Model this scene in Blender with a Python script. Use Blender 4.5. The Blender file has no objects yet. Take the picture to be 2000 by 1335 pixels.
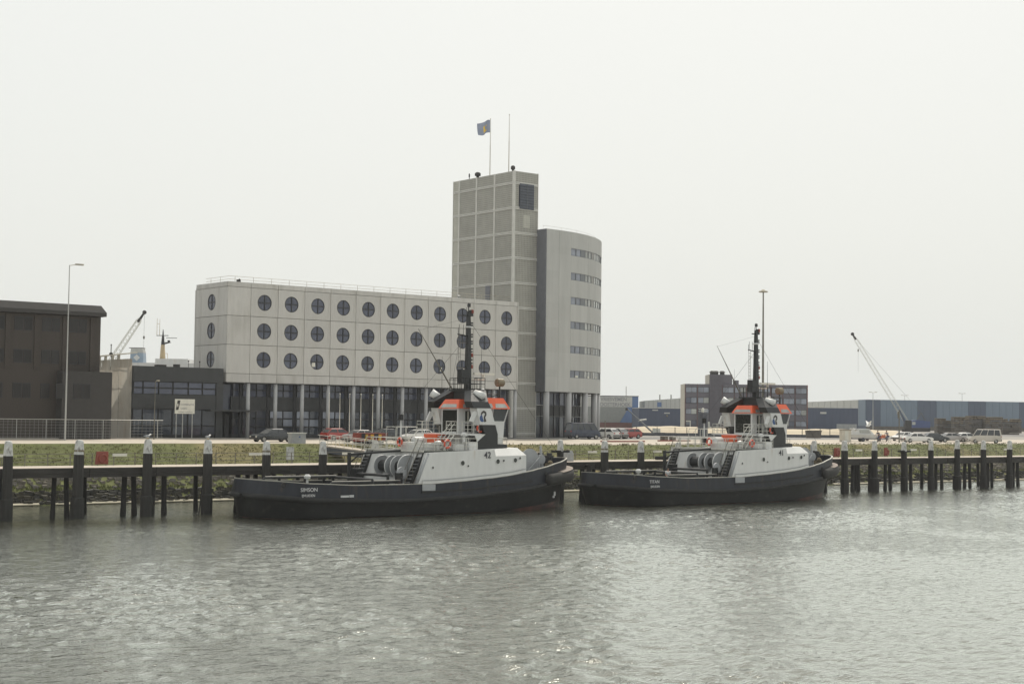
import bpy, math, random
import numpy as np
from mathutils import Vector, Matrix
R = math.radians
rng = random.Random(7)
SC = bpy.context.scene
COL = SC.collection

# ---------------------------------------------------------------- camera
YAW, PITCH, ROLL = R(39), math.atan(147.2 / 3000), 0.012
cam_d = bpy.data.cameras.new('camera')
cam_d.lens = 54.0
cam_d.sensor_width = 36.0
cam_d.clip_start = 0.5
cam_d.clip_end = 6000
cam = bpy.data.objects.new('camera', cam_d)
cam.matrix_world = Matrix.Translation((0, 0, 8)) @ (Matrix.Rotation(-YAW, 4, 'Z') @ Matrix.Rotation(math.pi / 2 + PITCH, 4, 'X') @ Matrix.Rotation(ROLL, 4, 'Z'))
COL.objects.link(cam)
SC.camera = cam

# ---------------------------------------------------------------- world, sun, exposure
SUN_AZ, SUN_EL = R(49), R(56)
world = bpy.data.worlds.new('World')
SC.world = world
world.use_nodes = True
wn = world.node_tree.nodes
wl = world.node_tree.links
bg = wn['Background']
sky = wn.new('ShaderNodeTexSky')
sky.sky_type = 'NISHITA'
sky.sun_disc = False
sky.sun_elevation = SUN_EL
sky.sun_rotation = SUN_AZ
sky.dust_density = 9.0
sky.air_density = 1.0
sky.ozone_density = 1.0
mixs = wn.new('ShaderNodeMixRGB')
mixs.inputs[0].default_value = 0.8
mixs.inputs[2].default_value = (9.65, 9.85, 9.4, 1)
wl.new(sky.outputs[0], mixs.inputs[1])
wl.new(mixs.outputs[0], bg.inputs[0])
bg.inputs[1].default_value = 0.1
sun_d = bpy.data.lights.new('sun', 'SUN')
sun_d.energy = 3.3
sun_d.angle = R(0.6)
sun_d.color = (1.0, 0.94, 0.84)
sun = bpy.data.objects.new('sun', sun_d)
sun_dir = Vector((math.sin(SUN_AZ) * math.cos(SUN_EL), math.cos(SUN_AZ) * math.cos(SUN_EL), math.sin(SUN_EL)))
sun.rotation_euler = sun_dir.to_track_quat('Z', 'Y').to_euler()
sun.location = (60, 60, 120)
COL.objects.link(sun)
vs = SC.view_settings
vs.view_transform = 'Standard'
vs.look = 'None'
vs.gamma = 1
vs.exposure = 0.0
vs.use_curve_mapping = False
cy = SC.cycles
cy.max_bounces = 6
cy.diffuse_bounces = 3
cy.glossy_bounces = 3
cy.transmission_bounces = 4
cy.volume_bounces = 0
cy.sample_clamp_direct = 12.0
cy.sample_clamp_indirect = 4.0
cy.use_denoising = True
cy.volume_step_rate = 4
SC.render.film_transparent = False

# ---------------------------------------------------------------- materials
MATS = {}
def mat(name, col, rough=0.7, metal=0.0, var=0.12, scale=1.5, bump=0.0, bscale=8.0, spec=0.5, var2=None, stretch=(1, 1, 1), detail=6.0, mix=None, coat=0.0, rand=0.0):
    """principled material, its colour varied by noise over the thing itself; mix = (second colour, noise scale, low, high)"""
    m = bpy.data.materials.new(name)
    m.use_nodes = True
    n, l = m.node_tree.nodes, m.node_tree.links
    b = n['Principled BSDF']
    b.inputs['Roughness'].default_value = rough
    b.inputs['Metallic'].default_value = metal
    b.inputs['Specular IOR Level'].default_value = spec
    b.inputs['Coat Weight'].default_value = coat
    tc = n.new('ShaderNodeTexCoord')
    mp = n.new('ShaderNodeMapping')
    mp.inputs['Scale'].default_value = stretch
    l.new(tc.outputs['Object'], mp.inputs[0])
    nz = n.new('ShaderNodeTexNoise')
    nz.inputs['Scale'].default_value = scale
    nz.inputs['Detail'].default_value = detail
    nz.inputs['Roughness'].default_value = 0.65
    l.new(mp.outputs[0], nz.inputs[0])
    rp = n.new('ShaderNodeMapRange')
    rp.inputs['From Min'].default_value = 0.3
    rp.inputs['From Max'].default_value = 0.7
    rp.inputs['To Min'].default_value = 1 - var
    rp.inputs['To Max'].default_value = 1 + var
    l.new(nz.outputs[0], rp.inputs[0])
    base = n.new('ShaderNodeRGB')
    base.outputs[0].default_value = (*col, 1)
    src = base.outputs[0]
    if mix:
        c2, sc2, lo, hi = mix
        nz2 = n.new('ShaderNodeTexNoise')
        nz2.inputs['Scale'].default_value = sc2
        nz2.inputs['Detail'].default_value = 5
        l.new(mp.outputs[0], nz2.inputs[0])
        r2 = n.new('ShaderNodeMapRange')
        r2.inputs['From Min'].default_value = lo
        r2.inputs['From Max'].default_value = hi
        l.new(nz2.outputs[0], r2.inputs[0])
        mx = n.new('ShaderNodeMixRGB')
        l.new(r2.outputs[0], mx.inputs[0])
        l.new(src, mx.inputs[1])
        mx.inputs[2].default_value = (*c2, 1)
        src = mx.outputs[0]
    mul = n.new('ShaderNodeVectorMath')
    mul.operation = 'SCALE'
    l.new(src, mul.inputs[0])
    if rand:
        oi = n.new('ShaderNodeObjectInfo')
        rr = n.new('ShaderNodeMapRange')
        rr.inputs['To Min'].default_value = 1 - rand
        rr.inputs['To Max'].default_value = 1 + rand
        l.new(oi.outputs['Random'], rr.inputs[0])
        mm = n.new('ShaderNodeMath')
        mm.operation = 'MULTIPLY'
        l.new(rp.outputs[0], mm.inputs[0])
        l.new(rr.outputs[0], mm.inputs[1])
        l.new(mm.outputs[0], mul.inputs['Scale'])
    else:
        l.new(rp.outputs[0], mul.inputs['Scale'])
    l.new(mul.outputs[0], b.inputs['Base Color'])
    if bump:
        bz = n.new('ShaderNodeTexNoise')
        bz.inputs['Scale'].default_value = bscale
        bz.inputs['Detail'].default_value = 5
        l.new(mp.outputs[0], bz.inputs[0])
        bp = n.new('ShaderNodeBump')
        bp.inputs['Strength'].default_value = bump
        bp.inputs['Distance'].default_value = 0.05
        l.new(bz.outputs[0], bp.inputs['Height'])
        l.new(bp.outputs[0], b.inputs['Normal'])
    MATS[name] = m
    return m

def glass(name, col, rough=0.06, rand=0.25, spec=0.6):
    return mat(name, col, rough=rough, var=0.25, scale=0.5, spec=spec, rand=rand)

M = {}
def dm(key, *a, **k):
    M[key] = mat(key, *a, **k)
dm('white_cladding', (0.535, 0.52, 0.49), rough=0.75, var=0.09, scale=0.9, stretch=(1.2, 1.2, 0.25), bump=0.12, bscale=9, mix=((0.42, 0.405, 0.37), 0.8, 0.5, 0.76), rand=0.05)
dm('joint_dark', (0.16, 0.15, 0.14), rough=0.9)
dm('grey_cladding', (0.43, 0.43, 0.41), rough=0.7, var=0.08, scale=0.8, stretch=(1, 1, 0.15), bump=0.1, rand=0.04)
dm('grey_dark_cladding', (0.17, 0.175, 0.195), rough=0.65, var=0.1, scale=1)
dm('concrete', (0.42, 0.42, 0.42), rough=0.85, var=0.12, scale=2, stretch=(1, 1, 0.3), bump=0.15)
dm('dark_cladding', (0.035, 0.037, 0.038), rough=0.5, var=0.2, scale=0.8)
dm('frame_dark', (0.02, 0.02, 0.024), rough=0.45)
dm('frame_grey', (0.16, 0.17, 0.18), rough=0.5)
dm('tower_frame', (0.6, 0.59, 0.55), rough=0.8, var=0.1, scale=1.2)
dm('brown_brick', (0.055, 0.046, 0.04), rough=0.9, var=0.25, scale=6, stretch=(1, 1, 3), bump=0.2)
dm('roof_dark', (0.045, 0.042, 0.04), rough=0.8)
dm('galvanised', (0.42, 0.42, 0.4), rough=0.5, metal=0.3, var=0.1)
dm('thin_rail', (0.42, 0.38, 0.3), rough=0.6)
dm('black_paint', (0.011, 0.012, 0.013), rough=0.42, var=0.3, scale=1.0)
dm('hull_black', (0.0085, 0.0088, 0.009), rough=0.55, var=0.4, scale=0.6, stretch=(0.8, 1, 1.2), mix=((0.024, 0.021, 0.018), 1.6, 0.55, 0.75), bump=0.15, bscale=2.0, spec=0.3)
dm('hull_navy', (0.015, 0.0175, 0.0245), rough=0.45, var=0.3, scale=0.9, stretch=(1.7, 1.7, 0.3), bump=0.16, bscale=0.9, mix=((0.045, 0.033, 0.025), 1.2, 0.58, 0.76), spec=0.3)
dm('boot_red', (0.115, 0.036, 0.026), rough=0.6, var=0.4, scale=1.2, stretch=(0.3, 1, 2), mix=((0.022, 0.02, 0.018), 0.7, 0.4, 0.65))
dm('ship_white', (0.6, 0.6, 0.585), rough=0.5, var=0.07, scale=1.2, stretch=(1.3, 1.3, 0.25), mix=((0.44, 0.38, 0.3), 1.3, 0.6, 0.85))
dm('ship_grey', (0.3, 0.31, 0.32), rough=0.5, var=0.12)
dm('ship_red', (0.72, 0.115, 0.04), rough=0.45, var=0.08)
dm('lifering', (0.6, 0.09, 0.045), rough=0.5, var=0.08)
dm('deck_green', (0.05, 0.06, 0.05), rough=0.7, var=0.3)
dm('rail_light', (0.55, 0.54, 0.49), rough=0.5)
dm('cap_rail', (0.33, 0.32, 0.28), rough=0.45)
dm('rubber', (0.02, 0.02, 0.02), rough=0.85, var=0.3, scale=3)
dm('rubber_lit', (0.24, 0.2, 0.17), rough=0.85, var=0.3, scale=2)
dm('fender_face', (0.02, 0.019, 0.018), rough=0.85, var=0.35, scale=1.2)
dm('rope', (0.16, 0.13, 0.08), rough=0.95)
dm('brass_lamp', (0.19, 0.155, 0.095), rough=0.5)
dm('wood_dark', (0.016, 0.0145, 0.013), rough=0.85, var=0.4, scale=3, stretch=(1, 1, 0.15), bump=0.5, bscale=5)
dm('wood_post', (0.03, 0.028, 0.025), rough=0.85, var=0.35, scale=3, stretch=(1, 1, 0.12), bump=0.5, bscale=6, mix=((0.02, 0.02, 0.018), 0.6, 0.5, 0.6))
dm('post_white', (0.52, 0.52, 0.5), rough=0.75, var=0.16, scale=5, mix=((0.13, 0.115, 0.1), 2.6, 0.55, 0.7), stretch=(1, 1, 0.5))
dm('deck_concrete', (0.42, 0.37, 0.31), rough=0.9, var=0.15, scale=1.5)
dm('beam_timber', (0.032, 0.029, 0.026), rough=0.9, var=0.35, scale=1.2, stretch=(0.3, 1, 1.5), bump=0.4)
dm('rail_rusty', (0.14, 0.13, 0.105), rough=0.7, var=0.3)
dm('board_white', (0.55, 0.55, 0.5), rough=0.6)
dm('red_box', (0.2, 0.045, 0.03), rough=0.6, var=0.15)
dm('car_dark', (0.018, 0.022, 0.026), rough=0.25, coat=0.6, var=0.1)
dm('car_red', (0.3, 0.03, 0.02), rough=0.3, coat=0.6, var=0.1)
dm('car_silver', (0.36, 0.34, 0.33), rough=0.3, metal=0.3, coat=0.5, var=0.05)
dm('car_white', (0.68, 0.67, 0.64), rough=0.3, coat=0.5, var=0.05)
dm('car_blue', (0.02, 0.028, 0.055), rough=0.3, coat=0.5, var=0.1)
dm('car_beige', (0.5, 0.46, 0.4), rough=0.35, coat=0.4, var=0.05)
dm('tyre', (0.012, 0.012, 0.012), rough=0.9)
dm('rim', (0.35, 0.35, 0.34), rough=0.4, metal=0.6)
dm('chrome', (0.5, 0.5, 0.5), rough=0.2, metal=0.9)
dm('tail_red', (0.35, 0.02, 0.01), rough=0.3)
dm('lamp_clear', (0.7, 0.68, 0.6), rough=0.2)
dm('yellow_paint', (0.6, 0.35, 0.03), rough=0.5, var=0.15)
dm('maroon_paint', (0.2, 0.035, 0.02), rough=0.5, var=0.2)
dm('cabinet_grey', (0.3, 0.31, 0.31), rough=0.6, var=0.15)
dm('blue_mark', (0.06, 0.1, 0.25), rough=0.5)
dm('logo_blue', (0.03, 0.075, 0.2), rough=0.5)
dm('logo_dark', (0.03, 0.025, 0.022), rough=0.5)
dm('flag_blue', (0.2, 0.23, 0.3), rough=0.9)
dm('flag_yellow', (0.55, 0.38, 0.06), rough=0.9)
dm('sign_white', (0.66, 0.64, 0.56), rough=0.6)
dm('letter_dark', (0.05, 0.05, 0.06), rough=0.7)
dm('letter_grey', (0.22, 0.22, 0.24), rough=0.7)
dm('letter_white', (0.5, 0.5, 0.5), rough=0.6)
dm('blue_shed', (0.10, 0.17, 0.33), rough=0.6, var=0.08, stretch=(1, 1, 0.1), scale=2)
dm('navy_shed', (0.055, 0.072, 0.12), rough=0.6, var=0.12, stretch=(1, 1, 0.1), scale=1.5)
dm('pale_shed', (0.48, 0.48, 0.45), rough=0.7, var=0.06)
dm('grey_paint', (0.24, 0.25, 0.24), rough=0.7, var=0.08)
dm('slate_shed', (0.15, 0.2, 0.26), rough=0.6, var=0.06, stretch=(1, 1, 0.1), scale=2)
dm('slate_shed_dark', (0.07, 0.095, 0.145), rough=0.6, var=0.06, stretch=(1, 1, 0.1), scale=2)
dm('office_brick', (0.135, 0.128, 0.15), rough=0.85, var=0.12)
dm('office_red', (0.16, 0.07, 0.06), rough=0.8)
dm('sand', (0.5, 0.43, 0.32), rough=0.95, var=0.12, scale=0.2, bump=0.4, bscale=1.5)
dm('louvre_dark', (0.075, 0.084, 0.105), rough=0.6)
dm('jib_yellow', (0.5, 0.49, 0.42), rough=0.6)
dm('crane_blue', (0.05, 0.08, 0.2), rough=0.5)
dm('ship_tan', (0.46, 0.36, 0.22), rough=0.6, var=0.1)
dm('funnel_blue', (0.25, 0.32, 0.4), rough=0.5)
dm('gull_white', (0.72, 0.72, 0.7), rough=0.8)
dm('gull_grey', (0.3, 0.31, 0.33), rough=0.8)
dm('gull_beak', (0.6, 0.35, 0.05), rough=0.6)
dm('skin', (0.5, 0.3, 0.22), rough=0.6)
dm('hair', (0.05, 0.035, 0.025), rough=0.8)
dm('cloth_dark', (0.05, 0.05, 0.07), rough=0.9)
dm('cloth_white', (0.6, 0.6, 0.6), rough=0.9)
dm('cloth_grey', (0.25, 0.26, 0.29), rough=0.9)
dm('cloth_jeans', (0.06, 0.08, 0.14), rough=0.9)
dm('timber_pale', (0.42, 0.33, 0.19), rough=0.85, var=0.2)
dm('timber_brown', (0.13, 0.115, 0.1), rough=0.9, var=0.3)
dm('orange_hull', (0.42, 0.1, 0.03), rough=0.5)
dm('barrier_dark', (0.09, 0.095, 0.11), rough=0.8, var=0.2)
dm('light_wall', (0.5, 0.47, 0.4), rough=0.85, var=0.1)
dm('blind_grey', (0.3, 0.295, 0.28), rough=0.7)
M['glass_blue'] = glass('glass_blue', (0.075, 0.084, 0.12), rand=0.18)
M['glass_dark'] = glass('glass_dark', (0.05, 0.056, 0.07))
M['glass_pale'] = glass('glass_pale', (0.34, 0.35, 0.33), rough=0.1)
M['glass_dim'] = glass('glass_dim', (0.028, 0.026, 0.025), rough=0.35, spec=0.3)
M['glass_ship'] = glass('glass_ship', (0.02, 0.022, 0.018), rand=0.1)
M['glass_car'] = glass('glass_car', (0.05, 0.055, 0.06), rand=0.0)
M['curtain'] = glass('curtain', (0.22, 0.24, 0.285), rough=0.15)  # also colours some of the painted reflections on the round windows

def grid_mat(name, col, cell, line, dark):
    """cladding of small square openings: a fine regular grille"""
    m = mat(name, col, rough=0.7, var=0.1, scale=0.7, rand=0.03)
    n, l = m.node_tree.nodes, m.node_tree.links
    b = n['Principled BSDF']
    src = b.inputs['Base Color'].links[0].from_socket
    tc = [x for x in n if x.type == 'TEX_COORD'][0]
    sep = n.new('ShaderNodeSeparateXYZ')
    l.new(tc.outputs['Object'], sep.inputs[0])
    add = n.new('ShaderNodeMath'); add.operation = 'ADD'
    l.new(sep.outputs[0], add.inputs[0]); l.new(sep.outputs[1], add.inputs[1])
    outs = []
    for s in (add.outputs[0], sep.outputs[2]):
        d = n.new('ShaderNodeMath'); d.operation = 'DIVIDE'; d.inputs[1].default_value = cell
        l.new(s, d.inputs[0])
        f = n.new('ShaderNodeMath'); f.operation = 'FRACT'
        l.new(d.outputs[0], f.inputs[0])
        g = n.new('ShaderNodeMath'); g.operation = 'GREATER_THAN'; g.inputs[1].default_value = line
        l.new(f.outputs[0], g.inputs[0])
        outs.append(g.outputs[0])
    a = n.new('ShaderNodeMath'); a.operation = 'MULTIPLY'
    l.new(outs[0], a.inputs[0]); l.new(outs[1], a.inputs[1])
    mx = n.new('ShaderNodeMixRGB'); mx.blend_type = 'MULTIPLY'
    mx.inputs[2].default_value = (dark, dark, dark, 1)
    l.new(a.outputs[0], mx.inputs[0]); l.new(src, mx.inputs[1])
    l.new(mx.outputs[0], b.inputs['Base Color'])
    return m
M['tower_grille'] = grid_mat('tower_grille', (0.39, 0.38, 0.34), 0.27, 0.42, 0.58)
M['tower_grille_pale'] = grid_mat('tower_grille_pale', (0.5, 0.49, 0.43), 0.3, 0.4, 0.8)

# ---------------------------------------------------------------- mesh helpers
class MB:
    def __init__(s):
        s.v = []; s.f = []; s.mi = []; s.cur = 0; s.sm = []; s.smooth = False
    def add(s, vs, fs):
        o = len(s.v)
        s.v.extend([tuple(p) for p in vs])
        for f in fs:
            s.f.append(tuple(i + o for i in f)); s.mi.append(s.cur); s.sm.append(s.smooth)
        return s
    def box(s, x0, x1, y0, y1, z0, z1):
        if x0 > x1: x0, x1 = x1, x0
        if y0 > y1: y0, y1 = y1, y0
        if z0 > z1: z0, z1 = z1, z0
        v = [(x0, y0, z0), (x1, y0, z0), (x1, y1, z0), (x0, y1, z0), (x0, y0, z1), (x1, y0, z1), (x1, y1, z1), (x0, y1, z1)]
        return s.add(v, [(0, 3, 2, 1), (4, 5, 6, 7), (0, 1, 5, 4), (1, 2, 6, 5), (2, 3, 7, 6), (3, 0, 4, 7)])
    def prism(s, poly, axis, a, b):
        """poly: list of 2-d points; axis 'y': (x,z) extruded in y; 'z': (x,y) extruded in z; 'x': (y,z) extruded in x"""
        n = len(poly)
        def P(p, t):
            return (p[0], t, p[1]) if axis == 'y' else ((p[0], p[1], t) if axis == 'z' else (t, p[0], p[1]))
        v = [P(p, a) for p in poly] + [P(p, b) for p in poly]
        f = [tuple(range(n)), tuple(range(2 * n - 1, n - 1, -1))] + [(i, i + n, (i + 1) % n + n, (i + 1) % n) for i in range(n)]
        return s.add(v, f)
    def tube(s, p0, p1, r0, r1=None, n=6):
        r1 = r0 if r1 is None else r1
        p0, p1 = Vector(p0), Vector(p1)
        d = p1 - p0
        if d.length < 1e-6: return s
        d.normalize()
        a = d.orthogonal().normalized(); b = d.cross(a)
        v = []
        for p, r in ((p0, r0), (p1, r1)):
            for i in range(n):
                t = 2 * math.pi * (i + .5) / n
                v.append(p + a * (r * math.cos(t)) + b * (r * math.sin(t)))
        f = [(i, (i + 1) % n, (i + 1) % n + n, i + n) for i in range(n)] + [tuple(range(n - 1, -1, -1)), tuple(range(n, 2 * n))]
        return s.add(v, f)
    def path(s, pts, r, n=6):
        for a, b in zip(pts[:-1], pts[1:]): s.tube(a, b, r, n=n)
        return s
    def loft(s, rings, closed=True, caps=True):
        n = len(rings[0]); v = [p for r in rings for p in r]; f = []
        for k in range(len(rings) - 1):
            for i in range(n if closed else n - 1):
                j = (i + 1) % n
                f.append((k * n + i, k * n + j, (k + 1) * n + j, (k + 1) * n + i))
        if caps and closed:
            f.append(tuple(range(n - 1, -1, -1))); f.append(tuple(range((len(rings) - 1) * n, len(rings) * n)))
        return s.add(v, f)
    def lathe(s, prof, c=(0, 0, 0), n=12, axis='z'):
        rings = []
        for r, h in prof:
            ring = []
            for i in range(n):
                t = 2 * math.pi * i / n
                a, b = r * math.cos(t), r * math.sin(t)
                ring.append((c[0] + a, c[1] + b, c[2] + h) if axis == 'z' else ((c[0] + a, c[1] + h, c[2] + b) if axis == 'y' else (c[0] + h, c[1] + a, c[2] + b)))
            rings.append(ring)
        return s.loft(rings)
    def torus(s, c, R_, r, axis='y', n=18, m=6):
        v = []; f = []
        for i in range(n):
            t = 2 * math.pi * i / n
            for j in range(m):
                u = 2 * math.pi * j / m
                a, b, h = (R_ + r * math.cos(u)) * math.cos(t), (R_ + r * math.cos(u)) * math.sin(t), r * math.sin(u)
                v.append((c[0] + a, c[1] + h, c[2] + b) if axis == 'y' else ((c[0] + h, c[1] + a, c[2] + b) if axis == 'x' else (c[0] + a, c[1] + b, c[2] + h)))
        for i in range(n):
            for j in range(m):
                f.append((i * m + j, ((i + 1) % n) * m + j, ((i + 1) % n) * m + (j + 1) % m, i * m + (j + 1) % m))
        return s.add(v, f)
    def ball(s, c, r, n=10, m=6, sc=(1, 1, 1)):
        rings = []
        for k in range(m + 1):
            ph = -math.pi / 2 + math.pi * k / m
            rr = max(math.cos(ph), 0.02)
            rings.append([(c[0] + sc[0] * r * rr * math.cos(2 * math.pi * i / n), c[1] + sc[1] * r * rr * math.sin(2 * math.pi * i / n), c[2] + sc[2] * r * math.sin(ph)) for i in range(n)])
        return s.loft(rings)
    def sheet(s, pts):
        return s.add(pts, [tuple(range(len(pts)))])
    def mesh(s, name, mats, off=(0, 0, 0)):
        me = bpy.data.meshes.new(name)
        o = Vector(off)
        me.from_pydata([tuple(Vector(p) - o) for p in s.v], [], s.f)
        for m in (mats if isinstance(mats, (list, tuple)) else [mats]): me.materials.append(m)
        me.polygons.foreach_set('material_index', s.mi)
        me.polygons.foreach_set('use_smooth', s.sm)
        import bmesh
        bm = bmesh.new(); bm.from_mesh(me)
        bmesh.ops.recalc_face_normals(bm, faces=bm.faces)
        bm.to_mesh(me); bm.free()
        me.update()
        return me

def tag(o, label=None, cat=None, group=None, kind=None):
    if label: o['label'] = label
    if cat: o['category'] = cat
    if group: o['group'] = group
    if kind: o['kind'] = kind
    return o
def thing(name, label, cat, loc=(0, 0, 0), rz=0.0, group=None):
    o = bpy.data.objects.new(name, None)
    o.empty_display_size = 0.3
    o.location = loc; o.rotation_euler = (0, 0, rz)
    COL.objects.link(o)
    return tag(o, label, cat, group)
def root_of(p):
    while p.parent: p = p.parent
    return p
def obj(name, mb, mats, parent=None, world=False, loc=None):
    """link the shape as one mesh object; world=True: the shape is given in world coordinates although its thing stands elsewhere"""
    off = root_of(parent).location if (parent and world) else (0, 0, 0)
    me = mb if isinstance(mb, bpy.types.Mesh) else mb.mesh(name, mats, off)
    o = bpy.data.objects.new(name, me)
    COL.objects.link(o)
    if parent: o.parent = parent
    if loc is not None: o.location = loc
    return o
def solo(name, mb, mats, label, cat, base, group=None):
    """a thing that is one mesh"""
    me = mb.mesh(name, mats, base)
    o = bpy.data.objects.new(name, me); o.location = base
    COL.objects.link(o)
    return tag(o, label, cat, group)
def struct(name, mb, mats, kind='structure'):
    o = obj(name, mb, mats); o['kind'] = kind
    return o
def dup(root, loc=None, rz=None, label=None, group=None, parent=None):
    c = root.copy(); COL.objects.link(c)
    if parent is not None: c.parent = parent
    if loc is not None: c.location = loc
    if rz is not None: c.rotation_euler = (0, 0, rz)
    if label: c['label'] = label
    if group: c['group'] = group
    for ch in list(root.children): dup(ch, parent=c)
    return c
def text(name, body, size, m, parent, loc, rot, world=True, ext=0.004, sx=1.0, align='LEFT', bold=0.0):
    cu = bpy.data.curves.new('tmp_text', 'FONT')
    cu.body = body; cu.size = size; cu.extrude = ext; cu.align_x = align; cu.offset = bold
    to = bpy.data.objects.new('tmp_text', cu)
    COL.objects.link(to)
    dg = bpy.context.evaluated_depsgraph_get()
    me = bpy.data.meshes.new_from_object(to.evaluated_get(dg))
    bpy.data.objects.remove(to); bpy.data.curves.remove(cu)
    me.transform(Matrix.Diagonal((sx, 1, 1, 1)))
    me.materials.clear(); me.materials.append(m)
    o = bpy.data.objects.new(name, me)
    COL.objects.link(o); o.parent = parent
    o.location = Vector(loc) - (root_of(parent).location if world else Vector((0, 0, 0)))
    o.rotation_euler = rot
    return o

# ground profile: the dike crest runs along y = 136, the quay behind it rises a little
def zcrest(x):
    t = min(max((x - 75) / 50, 0), 1)
    return 5.1 + (4.84 - 5.1) * t
def G(x, y):
    t = min(max((y - 136) / 18, 0), 1)
    return zcrest(x) + (5.28 - zcrest(x)) * t
def Gs(x, y):
    """height of the bank between the water's edge (y = 127) and the crest"""
    if y >= 136: return G(x, y)
    return zcrest(x) * (y - 127) / 9.0
# ---------------------------------------------------------------- water
def np_mesh(name, verts, quads, m, smooth=True):
    me = bpy.data.meshes.new(name)
    me.vertices.add(len(verts)); me.vertices.foreach_set('co', verts.astype(np.float32).ravel())
    nq = len(quads)
    me.loops.add(nq * 4); me.loops.foreach_set('vertex_index', quads.astype(np.int32).ravel())
    me.polygons.add(nq); me.polygons.foreach_set('loop_start', np.arange(0, nq * 4, 4, dtype=np.int32))
    me.polygons.foreach_set('loop_total', np.full(nq, 4, dtype=np.int32))
    me.polygons.foreach_set('use_smooth', np.full(nq, smooth, dtype=bool))
    me.materials.append(m)
    me.update(); me.validate()
    return me
def np_grid(xs, ys, zf):
    X, Y = np.meshgrid(xs, ys)
    Z = zf(X, Y)
    nx, ny = len(xs), len(ys)
    idx = np.arange(nx * ny).reshape(ny, nx)
    q = np.stack([idx[:-1, :-1], idx[:-1, 1:], idx[1:, 1:], idx[1:, :-1]], -1).reshape(-1, 4)
    return np.stack([X, Y, Z], -1).reshape(-1, 3), q
nrs = np.random.RandomState(11)
def smooth_noise(X, Y, cell, seed):
    r = np.random.RandomState(seed)
    n = 97
    g = r.rand(n, n)
    u = (X / cell) % (n - 1); v = (Y / cell) % (n - 1)
    i, j = np.minimum(np.floor(u).astype(int), n - 2), np.minimum(np.floor(v).astype(int), n - 2)
    a, b = u - i, v - j
    a, b = a * a * (3 - 2 * a), b * b * (3 - 2 * b)
    return (g[j, i] * (1 - a) + g[j, i + 1] * a) * (1 - b) + (g[j + 1, i] * (1 - a) + g[j + 1, i + 1] * a) * b
def waves(X, Y):
    Z = np.zeros_like(X)
    gust = np.clip(2.3 * (0.62 * smooth_noise(X * 0.78 - Y * 0.63, Y * 0.78 + X * 0.63, 21, 3) + 0.38 * smooth_noise(X, Y, 8, 4)) - 0.35, 0.22, 1.6)
    warp = [1.6 * smooth_noise(X, Y, 3.1, 20 + k) for k in range(5)]
    N = 54
    for k in range(N):
        L = 0.5 * 1.038 ** k
        th = R(44 + nrs.normal(0, 48))
        kk = 2 * math.pi / L
        amp = 0.19 * math.sqrt(2 / N) * L / 6.283 * (0.6 + 0.8 * nrs.rand()) * (1.0 if L < 1.0 else (1.0 / L) ** 1.3)
        Z += amp * np.sin(kk * (X * math.sin(th) + Y * math.cos(th)) + nrs.rand() * 6.28 + warp[k % 5])
    lee = np.clip((108.5 + 22 * np.clip((X - 116) / 16, 0, 1) - Y) / 11.0, 0.12, 1.0)
    edge = np.clip(np.minimum(X + 60, 300 - X) / 30, 0, 1) * np.clip((Y - 5) / 20, 0, 1)
    return Z * gust * lee * edge
xs = np.concatenate([[-900, -500, -300, -150, -100, -80], np.arange(-60, 8, 4.0), np.arange(8, 212, 0.22), np.arange(212, 300, 4.0), [310, 350, 450, 700, 1100]])
ys = np.concatenate([[-600, -300, -150, -80, -40, -10], np.arange(0, 26, 3.0), np.arange(26, 84, 0.17), np.arange(84, 131, 0.27)])
V, Q = np_grid(xs, ys, waves)
wm = bpy.data.materials.new('water')
wm.use_nodes = True
n, l = wm.node_tree.nodes, wm.node_tree.links
n.remove(n['Principled BSDF'])
body = n.new('ShaderNodeBsdfDiffuse'); body.inputs['Color'].default_value = (0.062, 0.062, 0.045, 1)
mirror = n.new('ShaderNodeBsdfGlossy'); mirror.inputs['Roughness'].default_value = 0.09; mirror.inputs['Color'].default_value = (0.97, 1.0, 0.96, 1)
fres = n.new('ShaderNodeFresnel'); fres.inputs['IOR'].default_value = 1.33
fm = n.new('ShaderNodeMath'); fm.operation = 'MULTIPLY'; fm.inputs[1].default_value = 1.72; fm.use_clamp = True
surf = n.new('ShaderNodeMixShader')
l.new(fres.outputs[0], fm.inputs[0]); l.new(fm.outputs[0], surf.inputs[0])
l.new(body.outputs[0], surf.inputs[1]); l.new(mirror.outputs[0], surf.inputs[2]); l.new(surf.outputs[0], n['Material Output'].inputs['Surface'])
tc = n.new('ShaderNodeTexCoord')
def wave_noise(scale, st, det):
    mp = n.new('ShaderNodeMapping'); mp.inputs['Rotation'].default_value = (0, 0, R(39)); mp.inputs['Scale'].default_value = st
    l.new(tc.outputs['Object'], mp.inputs[0])
    z = n.new('ShaderNodeTexNoise'); z.inputs['Scale'].default_value = scale; z.inputs['Detail'].default_value = det; z.inputs['Roughness'].default_value = 0.6
    l.new(mp.outputs[0], z.inputs[0])
    return z.outputs[0]
na, nb = wave_noise(1.6, (0.6, 1.3, 1), 4), wave_noise(5.0, (0.7, 1.2, 1), 3)
ad = n.new('ShaderNodeMath'); ad.operation = 'MULTIPLY_ADD'; ad.inputs[1].default_value = 0.3
l.new(nb, ad.inputs[0]); l.new(na, ad.inputs[2])
bp = n.new('ShaderNodeBump'); bp.inputs['Strength'].default_value = 0.62; bp.inputs['Distance'].default_value = 0.16
l.new(ad.outputs[0], bp.inputs['Height']); l.new(bp.outputs[0], mirror.inputs['Normal']); l.new(bp.outputs[0], fres.inputs['Normal'])
water = bpy.data.objects.new('water', np_mesh('water', V, Q, wm)); COL.objects.link(water); water['kind'] = 'structure'

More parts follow.
